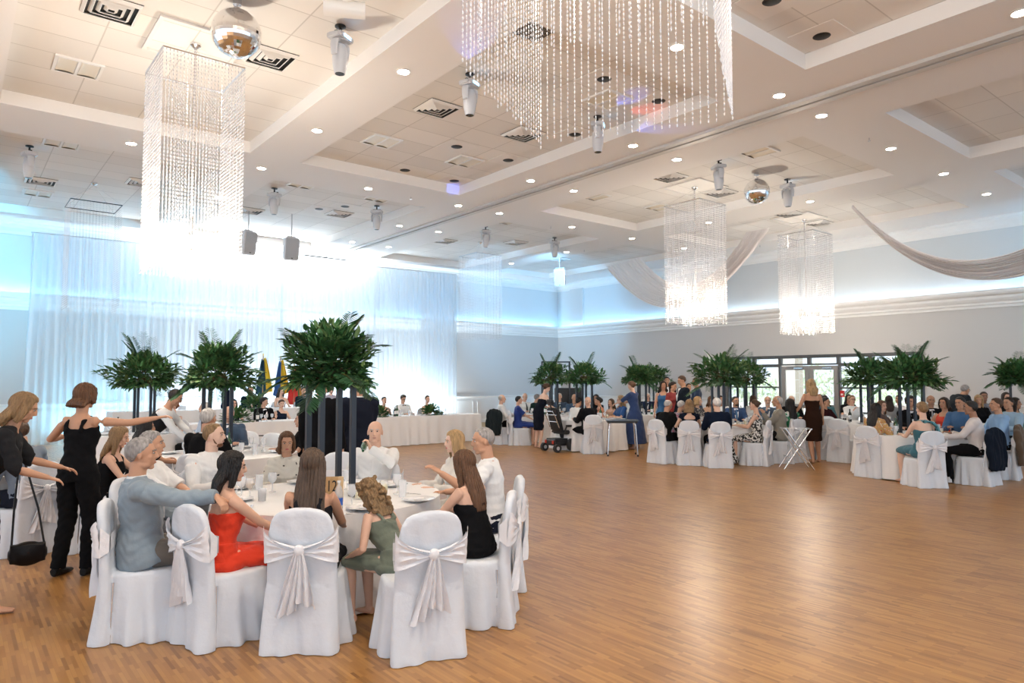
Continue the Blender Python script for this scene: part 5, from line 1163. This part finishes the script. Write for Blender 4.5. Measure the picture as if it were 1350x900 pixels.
# flags
def flag(px, y, h, cols, label, seed):
    t = thing('flag', label, 'flag', (hx(px, y), y, .22), 0, 'flags behind the raised table'); rg = random.Random(seed)
    bm = bmesh.new(); tube(bm, [(0, 0, 0), (0, 0, h)], .016, 8); finish('pole', bm, M_wood, t)
    bm = bmesh.new(); ball(bm, (0, 0, h + .03), (.02, .02, .05), 8, 6); lathe(bm, [(0, 0), (.14, 0), (.14, .02), (.02, .04), (0, .04)], 14); finish('finial', bm, mat('gold', (.7, .5, .15), .3, 1), t)
    for ci, (c, u0, u1) in enumerate(cols):
        bm = bmesh.new(); G = []
        for i in range(13):
            v = i / 12; w = .06 + .20 * v ** .8; G.append([bm.verts.new((w * (lerp(u0, u1, j / 10) * 2 - .9), -.03 - .03 * math.sin(lerp(u0, u1, j / 10) * 18 + v * 3), h - .08 - 1.05 * v - .05 * math.sin(lerp(u0, u1, j / 10) * 5))) for j in range(11)])
        fill_grid(bm, G); finish('flag_cloth', bm, mat('flag_%d_%d' % (int(c[0] * 99), int(c[2] * 99)), c, .7), t)
flag(347, 21.0, 2.25, (((.01, .06, .10), 0, .62), ((.75, .52, .03), .62, 1)), 'drooping dark teal and yellow flag, left of the three', 1)
flag(370, 21.2, 2.2, (((.03, .12, .35), 0, .5), ((.75, .52, .03), .5, 1)), 'drooping blue and yellow flag behind the bride', 2)
flag(388, 20.9, 1.95, (((.62, .03, .02), 0, .7), ((.10, .22, .08), .7, .85), ((.55, .25, .05), .85, 1)), 'drooping red flag with green and gold, right of the three', 3)
# microphone on a stand
t = thing('microphone_stand', 'black boom microphone stand left of the standing men', 'microphone', (*W2(366, 11.4), 0), -YAW)
bm = bmesh.new(); tube(bm, [(0, 0, .02), (0, 0, .86)], .012, 8)
for k in range(3): a = k * 2.1; tube(bm, [(0, 0, .12), (.28 * math.cos(a), .28 * math.sin(a), .01)], .008, 6)
finish('tripod', bm, M_black, t); bm = bmesh.new(); tube(bm, [(.25, 0, .88), (-.05, 0, .85), (-.36, 0, .84)], .01, 8); finish('boom', bm, M_black, t)
bm = bmesh.new(); tube(bm, [(-.34, 0, .84), (-.46, 0, .835), (-.50, 0, .835)], [.013, .02, .026], 10); finish('microphone', bm, M_dark, t)
# ================================================================ right hand group of tables
def SB(c='black', col=(.012, .012, .014)): return dict(top=('jacket', c, col), bottom=('trousers', 'black', (.012, .012, .014)))
def WS(c='white', col=(.80, .80, .80)): return dict(top=('shirt', c, col), bottom=('trousers', 'black', (.012, .012, .014)))
def DS(ty, c, col, **k): return dict(fem=True, top=(ty, c, col), bottom=('skirt', c, col, k.get('ln', .5)))
M_bw = pattern_mat('black_white_print', (.015, .015, .015), [(.78, .77, .74)], 26, thr=.50)
M_flow = pattern_mat('floral_yellow', (.50, .28, .12), [(.62, .45, .10), (.50, .06, .05), (.75, .68, .5), (.45, .25, .1)], 16, thr=.48)
M_gprint = pattern_mat('green_print', (.75, .75, .72), [(.03, .28, .12)], 12, thr=.50)
M_multi = pattern_mat('multi_print', (.12, .10, .12), [(.45, .35, .4), (.20, .25, .35), (.5, .1, .15)], 22, thr=.46)
M_bfl = pattern_mat('black_floral', (.02, .02, .025), [(.5, .45, .4)], 30, thr=.60)
M_teal = pattern_mat('teal_scarf', (.08, .26, .32), [(.02, .06, .08)], 30, thr=.60)
TB = {}
def rtable(key, px, d, lab, where, seed, stand=None, items=6):
    p = at(px, d); TB[key] = p; round_cloth(p.x, p.y, lab, seed=seed); dress_table(p.x, p.y, .763, where, seed * .7, n=items)
    if stand: 
        spx, sd_, slab, rad, n_, pl = stand; flower_stand((*W2(spx, sd_), .765), -YAW + R(40 + 7 * seed), slab, 40 + seed, rad=rad, h=rad * .80, nleaf=n_, palms=pl, top=.90, lsz=1.35)
rtable('7', 1198, 12.9, 'white clothed round table in the right foreground of the far group', 'the round table below the large palm stand at right', 7, (1200, 12.9, 'large black flower stand with palm fronds right of the glass doors', .50, 1500, 20))
rtable('6', 1140, 16.3, 'white clothed round table before the right panes of the glass entrance', 'the round table before the glass entrance', 8, (1146, 16.0, 'black flower stand in front of the right door panes', .52, 1200, 14))
rtable('5', 955, 15.5, 'white clothed round table surrounded by suited guests left of the doors', 'the round table left of the glass doors', 9, (950, 15.3, 'black flower stand left of the glass doors, nearer of the two', .60, 1300, 14), 8)
rtable('5b', 985, 19.0, 'white clothed round table behind, near the left window panes', 'the far round table at the left window panes', 10, (982, 18.6, 'black flower stand against the left window panes', .60, 1100, 10), 4)
rtable('4', 776, 17.9, 'white clothed round table behind the power wheelchair', 'the round table by the wheelchair', 11, (770, 17.8, 'black flower stand above the round table by the wheelchair', .46, 1100, 8))
rtable('3', 722, 20.4, 'white clothed round table beside the blue dressed seated woman', 'the round table by the green jacket guest', 12, (726, 20.4, 'black flower stand in front of the tall black rack', .56, 1100, 8))
rtable('2', 862, 20.4, 'white clothed round table behind the standing woman in long blue dress', 'the round table behind the blue dress', 13, (842, 20.0, 'black flower stand left of the standing suited men', .46, 1000, 10), 5)
rtable('2b', 885, 24.2, 'white clothed round table farthest back near the right wall', 'the farthest round table', 14, (863, 24.6, 'small black flower stand farthest back', .52, 900, 8), 3)
rtable('8', 1345, 15.2, 'white clothed round table cut off by the right photo edge', 'the round table at the right photo edge', 15, (1342, 13.9, 'black flower stand with palm fronds cut off by the right photo edge', .42, 1200, 18), 5)
# tall black rack in the corner
t = thing('metal_rack', 'tall empty black metal frame rack in the corner behind the flower stands', 'rack', (*W2(733, 25.2), 0), -YAW)
for sx, sy in ((-.5, 0), (.5, 0), (0, .1), (-.5, .35), (.5, .35)): bm = bmesh.new(); box(bm, sx - .018, sx + .018, sy - .018, sy + .018, 0, 2.42); finish('post', bm, M_navy, t, smooth=False)
for z in (2.40, 1.9): bm = bmesh.new(); box(bm, -.5, .5, -.018, .018, z - .018, z + .018) if z > 2 else box(bm, 0, .5, -.018, .018, z - .018, z + .018); finish('crossbar', bm, M_navy, t, smooth=False)
bm = bmesh.new(); box(bm, -.5, .5, .335, .365, 2.38, 2.42); finish('crossbar', bm, M_navy, t, smooth=False)
t = thing('equipment_case', 'black equipment case standing in the corner behind the guests', 'case', (*W2(750, 25.6), 0), -YAW); bm = bmesh.new(); box(bm, -.5, .5, 0, .6, 0, 1.45); bmesh.ops.bevel(bm, geom=bm.edges[:], offset=.02, segments=2, affect='EDGES'); finish('case_body', bm, M_black, t)
bm = bmesh.new(); box(bm, -.3, .1, .0, .4, 1.46, 1.72); finish('printer', bm, M_grey, t, smooth=False)
G_ = lambda n: 'covered chair under the ' + n
# table by the green jacket guest
seated(664, 19.2, 88, G_('leftmost bald man of the far group'), label='bald man in white shirt leftmost of the far group, facing right', chairface=50, skin='b', hair=('ring', 'lgrey'), **WS())
seated(686, 18.9, 84, G_('woman in royal blue dress'), label='woman with short dark hair in royal blue dress seated facing right', s=.98, skin='b', hair=('short', 'black'), hands={1: (.1, .38, .66)}, **DS('tee', 'royal', (.008, .035, .22)))
seated(693, 21.4, 150, None, label='bald man in white shirt and dark tie looking down at the far table', head=(0, 14, 0), skin='b', hair=('ring', 'white'), extras=(('tie', 'dk', (.03, .04, .06)),), **WS())
seated(704, 20.9, 70, None, label='grey haired man in dark green jacket leaning right', lean=14, skin='b', hair=('short', 'grey'), **SB('green', (.010, .035, .028)))
seated(737, 21.2, 190, None, label='grey haired man with glasses behind the navy posts', skin='b', hair=('short', 'lgrey'), **SB('midblue', (.03, .06, .11)))
person('woman in black strapless dress bending over a seated guest', W2(710, 18.1), 62, 'stand', s=.99, fem=True, lean=22, head=(0, 16, 0), hands={1: (.18, .40, 1.02), -1: (-.05, .42, 1.0)}, skin='e', hair=('updo', 'brown'), top=('strapless', 'inky', (.012, .016, .030)), bottom=('skirt', 'inky', (.012, .016, .030), .48, -.01))
# wheelchair
t = thing('power_wheelchair', 'black power wheelchair with headrest seen from behind', 'wheelchair', (*W2(744, 17.35), 0), -YAW - R(58))
for sx in (-1, 1):
    for y, r_ in ((-.42, .10), (.05, .17), (.42, .10)):
        bm = bmesh.new(); tube(bm, [(sx * .27 - .04, y, r_), (sx * .27 + .04, y, r_)], r_, 20); w_ = finish('wheel', bm, M_dark, t)
        bm = bmesh.new(); tube(bm, [(sx * .27 - .045, y, r_), (sx * .27 + .045, y, r_)], r_ * .45, 14); finish('hub', bm, M_grey, w_)
    bm = bmesh.new(); box(bm, sx * .25 - .04, sx * .25 + .04, -.12, .26, .60, .65); tube(bm, [(sx * .25, -.12, .62), (sx * .25, -.2, .45)], .02); finish('armrest', bm, M_dark, t)
    bm = bmesh.new(); tube(bm, [(sx * .12, .28, .42), (sx * .12, .45, .15)], .02); box(bm, sx * .12 - .06, sx * .12 + .06, .40, .60, .10, .13); finish('footrest', bm, M_dark, t)
bm = bmesh.new(); box(bm, -.22, .22, -.46, .35, .15, .32); bmesh.ops.bevel(bm, geom=bm.edges[:], offset=.04, segments=3, affect='EDGES'); bb = finish('motor_base', bm, M_black, t)
for sx in (-1, 1): bm = bmesh.new(); box(bm, sx * .15 - .03, sx * .15 + .03, -.475, -.455, .2, .28); finish('tail_light', bm, mat('tail_red', (.5, .03, .01), .3), bb, smooth=False)
bm = bmesh.new(); tube(bm, [(0, -.05, .3), (0, -.1, .45)], .06); box(bm, -.24, .24, -.2, .3, .42, .52); bmesh.ops.bevel(bm, geom=bm.edges[:], offset=.02, segments=2, affect='EDGES'); finish('seat', bm, M_dark, t)
bm = bmesh.new(); mxw = Matrix.Translation((0, -.22, .5)) @ Matrix.Rotation(R(14), 4, 'X'); box(bm, -.22, .22, -.05, .05, 0, .58, mx=mxw); bmesh.ops.bevel(bm, geom=bm.edges[:], offset=.03, segments=3, affect='EDGES'); finish('backrest', bm, M_dark, t)
bm = bmesh.new(); box(bm, -.13, .13, -.08, .0, .66, .80, mx=mxw); bmesh.ops.bevel(bm, geom=bm.edges[:], offset=.025, segments=3, affect='EDGES'); tube(bm, [mxw @ Vector((0, -.04, .5)), mxw @ Vector((0, -.05, .7))], .02); finish('headrest', bm, M_dark, t)
bm = bmesh.new(); 
for z in (.25, .42): tube(bm, [mxw @ Vector((-.2, -.07, z)), mxw @ Vector((.2, -.07, z))], .012)
tube(bm, [mxw @ Vector((-.2, -.06, .1)), mxw @ Vector((-.2, -.12, .45)), mxw @ Vector((-.1, -.10, .52)), mxw @ Vector((.1, -.10, .52)), mxw @ Vector((.2, -.12, .45)), mxw @ Vector((.2, -.06, .1))], .012); finish('push_frame', bm, M_chrome, t)
person('person in white shirt with dark hair slumped beside the wheelchair', W2(757, 17.6), 60, 'sit', s=1.0, lean=18, head=(0, 10, 0), skin='c', hair=('short', 'black'), hands={1: (.1, .45, .72)}, **WS())
bx_ = bpy.data.objects.new('x', None)
seated(757, 19.9, 185, None, label='bald man in blue suit with a hand on his mouth', skin='c', hair=('bald', 'lgrey'), hands={1: (.02, .14, 1.02)}, hdir={1: (-.1, 0, 1)}, curl={1: 1.2, -1: .5}, head=(0, 6, 0), **SB('blue', (.03, .07, .14)))
seated(773, 16.9, -30, None, label='bald person in dark clothes between the posts by the wheelchair', head=(-120, 0, 0), skin='b', hair=('bald', 'white'), **SB('black2', (.014, .014, .018)))
seated(791, 18.6, -100, None, label='dark haired woman in orange top behind the bow chair', s=.97, lean=10, skin='c', hair=('updo', 'black'), **DS('tee', 'orange', (.55, .22, .12)))
seated(785, 19.5, 200, None, label='dark haired woman behind the orange top', skin='d', hair=('shoulder', 'black'), **DS('tee', 'black', (.010, .010, .012)))
x, y = W2(781, 16.85); chair(x, y, 4, 'empty covered chair with bow right of the wheelchair, back to camera')
seated(804, 18.9, 230, None, label='girl with long brown hair beside the blond woman in blue', s=.92, skin='b', hair=('long', 'brown', .25), **DS('tank', 'peach', (.5, .3, .2)))
seated(816, 18.2, 250, G_('blond woman in bright blue dress'), label='blond woman in bright blue dress reaching toward the table', s=1.0, head=(20, 6, 0), skin='b', hair=('shoulder', 'blond'), **DS('tee', 'brightblue', (.03, .11, .32)))
person('woman in long navy blue dress standing with arms forward, back to camera', W2(836, 17.8), -48, 'stand', s=1.0, fem=True, lean=6, head=(0, 12, 0), hands={1: (.10, .50, 1.08), -1: (-.12, .52, 1.12)}, skin='b', hair=('updo', 'chestnut'), top=('dress_sleeve', 'deepblue', (.015, .04, .13)), bottom=('skirt', 'deepblue', (.015, .04, .13), .80, .16))
# tray stand
t = thing('serving_table', 'small folding table with dark top on chrome legs at the edge of the dance floor', 'table', (*W2(819, 16.3), 0), -YAW - R(4))
bm = bmesh.new(); box(bm, -.38, .38, -.26, .26, .80, .825); bmesh.ops.bevel(bm, geom=bm.edges[:], offset=.01, segments=2, affect='EDGES'); finish('table_top', bm, mat('slate_top', (.10, .12, .14), .25), t)
bm = bmesh.new(); box(bm, -.34, .34, -.22, .22, .755, .80); finish('apron', bm, M_dark, t, smooth=False)
for sx in (-1, 1):
    for sy in (-1, 1): bm = bmesh.new(); tube(bm, [(sx * .27, sy * .18, .78), (sx * .30, sy * .20, .70), (sx * .34, sy * .24, .03)], .015, 10); l_ = finish('leg', bm, M_chrome, t); bm = bmesh.new(); tube(bm, [(sx * .34, sy * .24, .04), (sx * .341, sy * .241, 0)], .02, 10); finish('rubber_foot', bm, M_dark, l_)
# table behind the blue dress
seated(853, 22.0, 200, None, label='man in navy jacket and glasses behind the blue dress', skin='b', hair=('short', 'lgrey'), extras=(('glasses',),), **SB('navy3', (.02, .03, .07)))
seated(866, 22.6, 220, None, label='person in pink seated behind the standing men', skin='b', hair=('short', 'lgrey'), **WS('pink', (.55, .35, .35)))
person('woman with dark hair in blue tank dress standing facing the camera', W2(874, 18.3), 196, 'stand', s=1.0, fem=True, skin='c', hair=('shoulder', 'dark'), head=(-15, 4, 0), top=('tank', 'tankblue', (.03, .13, .30)), bottom=('skirt', 'tankblue', (.03, .13, .30), .5))
person('woman with dark hair turned away in red behind the tank dress', W2(886, 18.0), 150, 'stand', s=.99, fem=True, head=(-20, 10, 0), skin='c', hair=('updo', 'dark'), top=('tee', 'darkred', (.25, .03, .03)), bottom=('skirt', 'black', (.012, .012, .014), .5))
person('tall man in dark suit standing and looking down, facing left', W2(900, 17.3), -100, 'stand', s=1.08, head=(0, 20, 0), skin='c', hair=('short', 'brown'), **SB('ink', (.016, .024, .038)))
person('man in navy suit standing in profile behind the tall man', W2(918, 19.5), -80, 'stand', s=1.05, skin='c', hair=('short', 'brown'), extras=(('tie', 'bl', (.05, .1, .25)),), **SB('navysuit', (.015, .035, .085)))
person('man with dark hair standing behind the woman in blue tank dress', W2(879, 21.5), 190, 'stand', s=1.07, skin='c', hair=('short', 'black'), **SB('black2', (.014, .014, .018)))
person('person with dark hair and grey top between two standing suits', W2(907, 20.0), 170, 'stand', s=.96, skin='c', hair=('short', 'dark'), **SB('grey3', (.05, .055, .06)))
# suited table left of the doors
seated(876, 14.9, 52, G_('balding man with glasses in black suit'), label='balding man with glasses in black suit bowing his head', lean=14, head=(8, 22, 0), skin='c', hair=('ring', 'lgrey'), extras=(('glasses',),), **SB())
seated(893, 15.3, 58, None, label='grey haired woman in multicoloured print leaning on the table', s=.98, fem=True, lean=14, head=(0, 10, 0), skin='c', hair=('short', 'lgrey'), top=('tee', 'm', M_multi), bottom=('skirt', 'm', M_multi))
seated(908, 14.6, 16, G_('blond woman in navy off shoulder dress'), label='blond woman in navy off shoulder dress, back to camera', s=1.0, fem=True, lean=4, head=(4, 10, 0), hands={-1: (-.30, .22, .80)}, skin='b', hair=('bob', 'dblond', .17), top=('shoulder_bare', 'inknavy', (.012, .016, .035)), bottom=('skirt', 'inknavy', (.012, .016, .035)))
seated(921, 17.0, 150, None, label='blond woman in black floral top looking right', skin='b', hair=('shoulder', 'blond', .14), head=(-30, 0, 0), fem=True, top=('tee', 'bf', M_bfl), bottom=('skirt', 'bf', M_bfl))
seated(944, 14.2, 4, G_('white haired man in navy suit'), label='white haired man in navy suit, back to camera', s=1.03, lean=3, head=(-14, 4, 0), skin='e', hair=('short', 'white'), **SB('navy4', (.012, .022, .050)))
seated(938, 17.5, 170, None, label='brown haired woman behind the white haired man', fem=True, skin='c', hair=('shoulder', 'chestnut'), top=('tee', 'peach', (.5, .3, .2)), bottom=('skirt', 'peach', (.5, .3, .2)))
seated(950, 17.9, 180, None, label='man in white shirt behind the thick black post', skin='c', hair=('short', 'dark'), **WS())
seated(969, 17.0, 186, None, label='bearded man in blue suit and patterned tie facing the camera', head=(-20, 0, 0), skin='c', hair=('short', 'dark'), extras=(('tie', 'bluep', (.05, .14, .28)), ('beard', 'dark')), **SB('suitblue', (.015, .05, .14)))
seated(992, 18.6, 20, None, label='woman with brown bob in white top before the window panes', fem=True, skin='b', hair=('bob', 'brown'), top=('tee', 'white', (.8, .8, .8)), bottom=('skirt', 'white', (.8, .8, .8)))
seated(992, 14.5, -58, G_('woman in black and white patterned dress'), label='woman with pinned hair in a long black and white patterned dress, profile', s=1.0, fem=True, lean=2, skin='b', hair=('bun', 'brown'), top=('vest0', 'bw', M_bw), bottom=('skirt', 'bw', M_bw, .95, .03))
seated(1011, 17.3, 200, None, label='bald bearded man in blue jacket with hand on his chin', head=(0, 6, 0), skin='b', hair=('ring', 'grey'), hands={1: (.03, .16, 1.0)}, hdir={1: (-.1, 0, 1)}, extras=(('beard', 'lgrey'),), **SB('greyblue2', (.06, .10, .16)))
seated(1022, 14.9, -70, G_('balding man in beige suit'), label='balding man in beige suit in profile, facing left', s=1.05, lean=2, skin='c', hair=('ring', 'lgrey'), hands={-1: (-.02, .24, .98)}, **SB('beige', (.27, .25, .21)))
seated(1038, 15.1, -20, G_('dark haired woman in green and white print'), label='woman with long black hair in green and white print, back to camera', s=1.0, fem=True, skin='b', hair=('wavy', 'black', .36), top=('tee', 'gp', M_gprint), bottom=('skirt', 'gp', M_gprint))
seated(1043, 17.9, 190, None, label='bald man with white beard and glasses in dark suit', skin='b', hair=('bald', 'white'), extras=(('glasses',), ('beard', 'white')), **SB())
person('blond woman in short brown strapless dress standing, back to camera', W2(1070, 14.9), 4, 'stand', s=1.03, fem=True, lean=4, head=(-8, 8, 0), hands={-1: (-.30, .20, 1.0)}, skin='c', hair=('wavy', 'blond', .24), top=('strapless', 'choc', (.045, .018, .010)), bottom=('skirt', 'choc', (.045, .018, .010), .50, -.01), feet={1: (.12, .05), -1: (-.06, -.12)})
x, y = W2(1083, 16.2); chair(x, y, 10, 'empty covered chair behind the woman in brown dress'); x, y = W2(1062, 15.8); chair(x, y, -10, 'covered chair the blond woman in brown leans on')
# folded tray stand
t = thing('tray_stand', 'folding chrome tray stand with crossed legs before the woman in brown dress', 'stand', (*W2(1047, 13.75), 0), -YAW - R(8))
for sy in (-1, 1):
    for sx in (-1, 1): bm = bmesh.new(); tube(bm, [(sx * .24, sy * .20 + sx * .02, .80), (-sx * .27, sy * .20 + sx * .02, .02)], .013, 8); finish('leg', bm, M_chrome, t)
for z in (.80, .25):
    for sx in (-1, 1): bm = bmesh.new(); xx = sx * (.24 if z > .5 else .19); tube(bm, [(xx, -.22, z), (xx, .22, z)], .012, 8); finish('crossbar', bm, M_chrome, t)
for yy in (-.12, .12): bm = bmesh.new(); box(bm, -.24, .24, yy - .03, yy + .03, .795, .80); finish('webbing_strap', bm, M_cloth, t, smooth=False)
# table before the glass entrance
seated(1083, 18.9, 190, None, label='dark haired man with glasses seated far back left of the fire alarm', skin='c', hair=('short', 'black'), **SB())
seated(1086, 17.9, 195, None, label='man with thick black hair behind the maroon top', skin='c', hair=('quiff', 'black'), **WS('tealshirt', (.05, .15, .18)))
seated(1089, 16.4, 160, None, label='woman with glasses and maroon top facing right', fem=True, skin='c', hair=('updo', 'black'), extras=(('glasses',),), head=(-30, 0, 0), top=('tee', 'maroon', (.05, .010, .015)), bottom=('skirt', 'maroon', (.05, .010, .015)))
seated(1123, 17.4, 186, None, label='woman with short hair and glasses in white blouse, hand at chin', s=1.02, fem=True, skin='b', hair=('short', 'dblond'), hands={1: (.06, .18, .98)}, extras=(('glasses',),), top=('shirt', 'white', (.8, .8, .8)), bottom=('skirt', 'white', (.8, .8, .8)))
seated(1118, 19.6, 190, None, label='dark haired woman behind the white blouse', fem=True, skin='c', hair=('shoulder', 'black'), top=('tee', 'black', (.012, .012, .014)), bottom=('skirt', 'black', (.012, .012, .014)))
seated(1170, 18.0, 20, None, label='woman with long dark hair behind the right stand of the doors', fem=True, skin='c', hair=('long', 'dark', .3), top=('tee', 'grey4', (.3, .32, .33)), bottom=('skirt', 'grey4', (.3, .32, .33)))
seated(1182, 18.6, 240, None, label='man with dark hair in white shirt far behind the palm stand', skin='c', hair=('short', 'dark'), **WS())
x, y = W2(1110, 15.1); chair(x, y, 48, 'empty covered chair left of the floral yellow dress, further back'); x, y = W2(1088, 15.6); chair(x, y, 20, 'empty covered chair behind the tray stand')
# large table at right
seated(1152, 12.75, 58, G_('woman in yellow floral dress'), label='woman with long black hair in yellow floral dress, seen from behind', s=.99, fem=True, lean=6, head=(10, 8, 0), skin='c', hair=('long', 'black', .34), top=('dress_sleeve', 'fy', M_flow), bottom=('skirt', 'fy', M_flow))
seated(1164, 14.2, 140, G_('smiling woman with chestnut hair'), label='smiling woman with chestnut hair facing the camera', s=.99, fem=True, head=(25, 2, 0), skin='b', hair=('shoulder', 'chestnut'), top=('tee', 'brownlace', (.09, .05, .04)), bottom=('skirt', 'brownlace', (.09, .05, .04)))
seated(1200, 14.4, 182, G_('dark haired man behind the palm stand posts'), label='dark haired man in black suit behind the palm stand posts', s=1.05, skin='c', hair=('quiff', 'dark'), **SB())
seated(1211, 11.65, -2, G_('bare backed blond woman with teal scarf'), label='bare backed woman with blond bun and teal scarf, back to camera', s=1.03, fem=True, skin='e', hair=('updo', 'dblond'), top=('strapless', 'tealdress', (.04, .15, .20)), bottom=('skirt', 'tealdress', (.04, .15, .20)), extras=(('scarf', M_teal),))
seated(1240, 14.0, 238, G_('woman in orange red dress'), label='dark haired woman in orange red dress in profile, facing left', s=1.04, fem=True, lean=-3, skin='c', hair=('shoulder', 'dark', .15), top=('tank', 'orangered', (.65, .06, .03)), bottom=('skirt', 'orangered', (.65, .06, .03)))
seated(1226, 15.3, 200, None, label='bald man in black suit behind the orange red dress', s=1.05, skin='c', hair=('ring', 'grey'), extras=(('tie', 'silver', (.3, .3, .32)),), **SB())
person('grey haired man with glasses in dark suit bending forward, standing at right', W2(1250, 16.6), 76, 'stand', s=1.05, lean=44, head=(0, -8, 0), hands={1: (.15, .55, .85), -1: (-.1, .55, .85)}, skin='c', hair=('short', 'grey'), extras=(('glasses',),), **SB('slate', (.035, .045, .055)))
seated(1264, 13.5, 222, G_('man in denim blue shirt'), label='dark haired man in denim blue shirt leaning on the table', s=1.06, lean=4, head=(20, 4, 0), skin='c', hair=('short', 'black'), **WS('denim', (.05, .13, .27)))
seated(1279, 11.85, -60, G_('dark haired man in white shirt and dark trousers'), label='dark haired man in white shirt with dark trousers, facing left', chairface=-36, s=1.04, lean=6, skin='d', hair=('short', 'black'), hands={-1: (-.1, .40, .74)}, **WS('offwhite', (.70, .66, .66)))
seated(1310, 12.55, -82, G_('young man in light blue shirt'), label='young man in light blue shirt in profile, facing left', chairface=-50, s=1.06, lean=3, skin='c', hair=('short', 'brown'), **WS('lightblue', (.25, .42, .66)))
seated(1325, 13.6, -110, None, label='man in pale blue shirt behind the young man', s=1.05, skin='c', hair=('short', 'dark'), **WS('lightblue2', (.30, .45, .60)))
seated(1289, 16.4, 200, None, label='blond woman looking down behind the denim shirt', s=1.04, fem=True, skin='c', hair=('shoulder', 'blond'), head=(10, 12, 0), top=('tee', 'black', (.012, .012, .014)), bottom=('skirt', 'black', (.012, .012, .014)))
seated(1296, 17.4, 200, None, label='dark haired man behind the blond woman at right', s=1.08, skin='d', hair=('short', 'dark'), **WS('grey5', (.2, .2, .22)))
seated(1326, 16.6, 190, None, label='woman with auburn dark hair at the right edge facing the camera', s=1.08, fem=True, skin='b', hair=('shoulder', 'dark'), top=('tee', 'black', (.012, .012, .014)), bottom=('skirt', 'black', (.012, .012, .014)))
seated(1337, 14.3, 200, None, label='woman with long dark hair at the right photo edge', s=1.03, fem=True, skin='c', hair=('long', 'dark', .28), head=(-60, 0, 0), top=('tank', 'green5', (.05, .2, .15)), bottom=('skirt', 'green5', (.05, .2, .15)))
# jackets over chair backs
def hung_jacket(px, d, face, col, n, label):
    """jacket hung on a chair: shoulders over the top of the back, body and sleeves hanging behind"""
    x, y = W2(px, d); az = YAW + R(face); bm = bmesh.new()
    tube(bm, [(0, -.31, .955), (0, -.325, .90), (0, -.33, .78), (0, -.335, .55), (0, -.35, .36), (0, -.35, .26)], [(.12, .04), (.225, .055), (.25, .060), (.235, .06), (.25, .065), (.26, .06)], 26, hint=(1, 0, 0))
    for s in (-1, 1): tube(bm, [(s * .16, -.31, .92), (s * .235, -.32, .84), (s * .275, -.34, .65), (s * .265, -.36, .42), (s * .25, -.36, .30)], [.05, .062, .058, .052, .046], 12)
    bm = remesh(bm, .013, 2); bm.normal_update()
    for v in bm.verts: v.co += v.normal * .009 * (math.sin(v.co.x * 45 + 3 * math.sin(v.co.z * 9)) * .7 + math.sin(v.co.z * 22 + v.co.x * 14) * .5)
    j = finish('hanging_jacket', bm, fab(n, col), loc=(x, y, 0), rot=(0, 0, -az)); tag(j, label, 'jacket')
hung_jacket(664, 19.2, 50, (.022, .032, .036), 'jk1', 'dark green grey jacket hung over the leftmost chair of the far group')
hung_jacket(1279, 11.85, -36, (.012, .020, .038), 'jk2', 'navy jacket hung over the chair of the dark haired man in white shirt')
hung_jacket(1310, 12.55, -50, (.10, .065, .04), 'jk3', 'brown jacket hung over the chair of the young man in light blue shirt')
bpy.data.objects.remove(bx_)
# prototypes never placed in view are dropped
for k, p in P.items():
    if k not in protos_used:
        for c_, s_ in CH[p.name]:
            for g_ in s_: bpy.data.objects.remove(g_)
            bpy.data.objects.remove(c_)
        bpy.data.objects.remove(p)
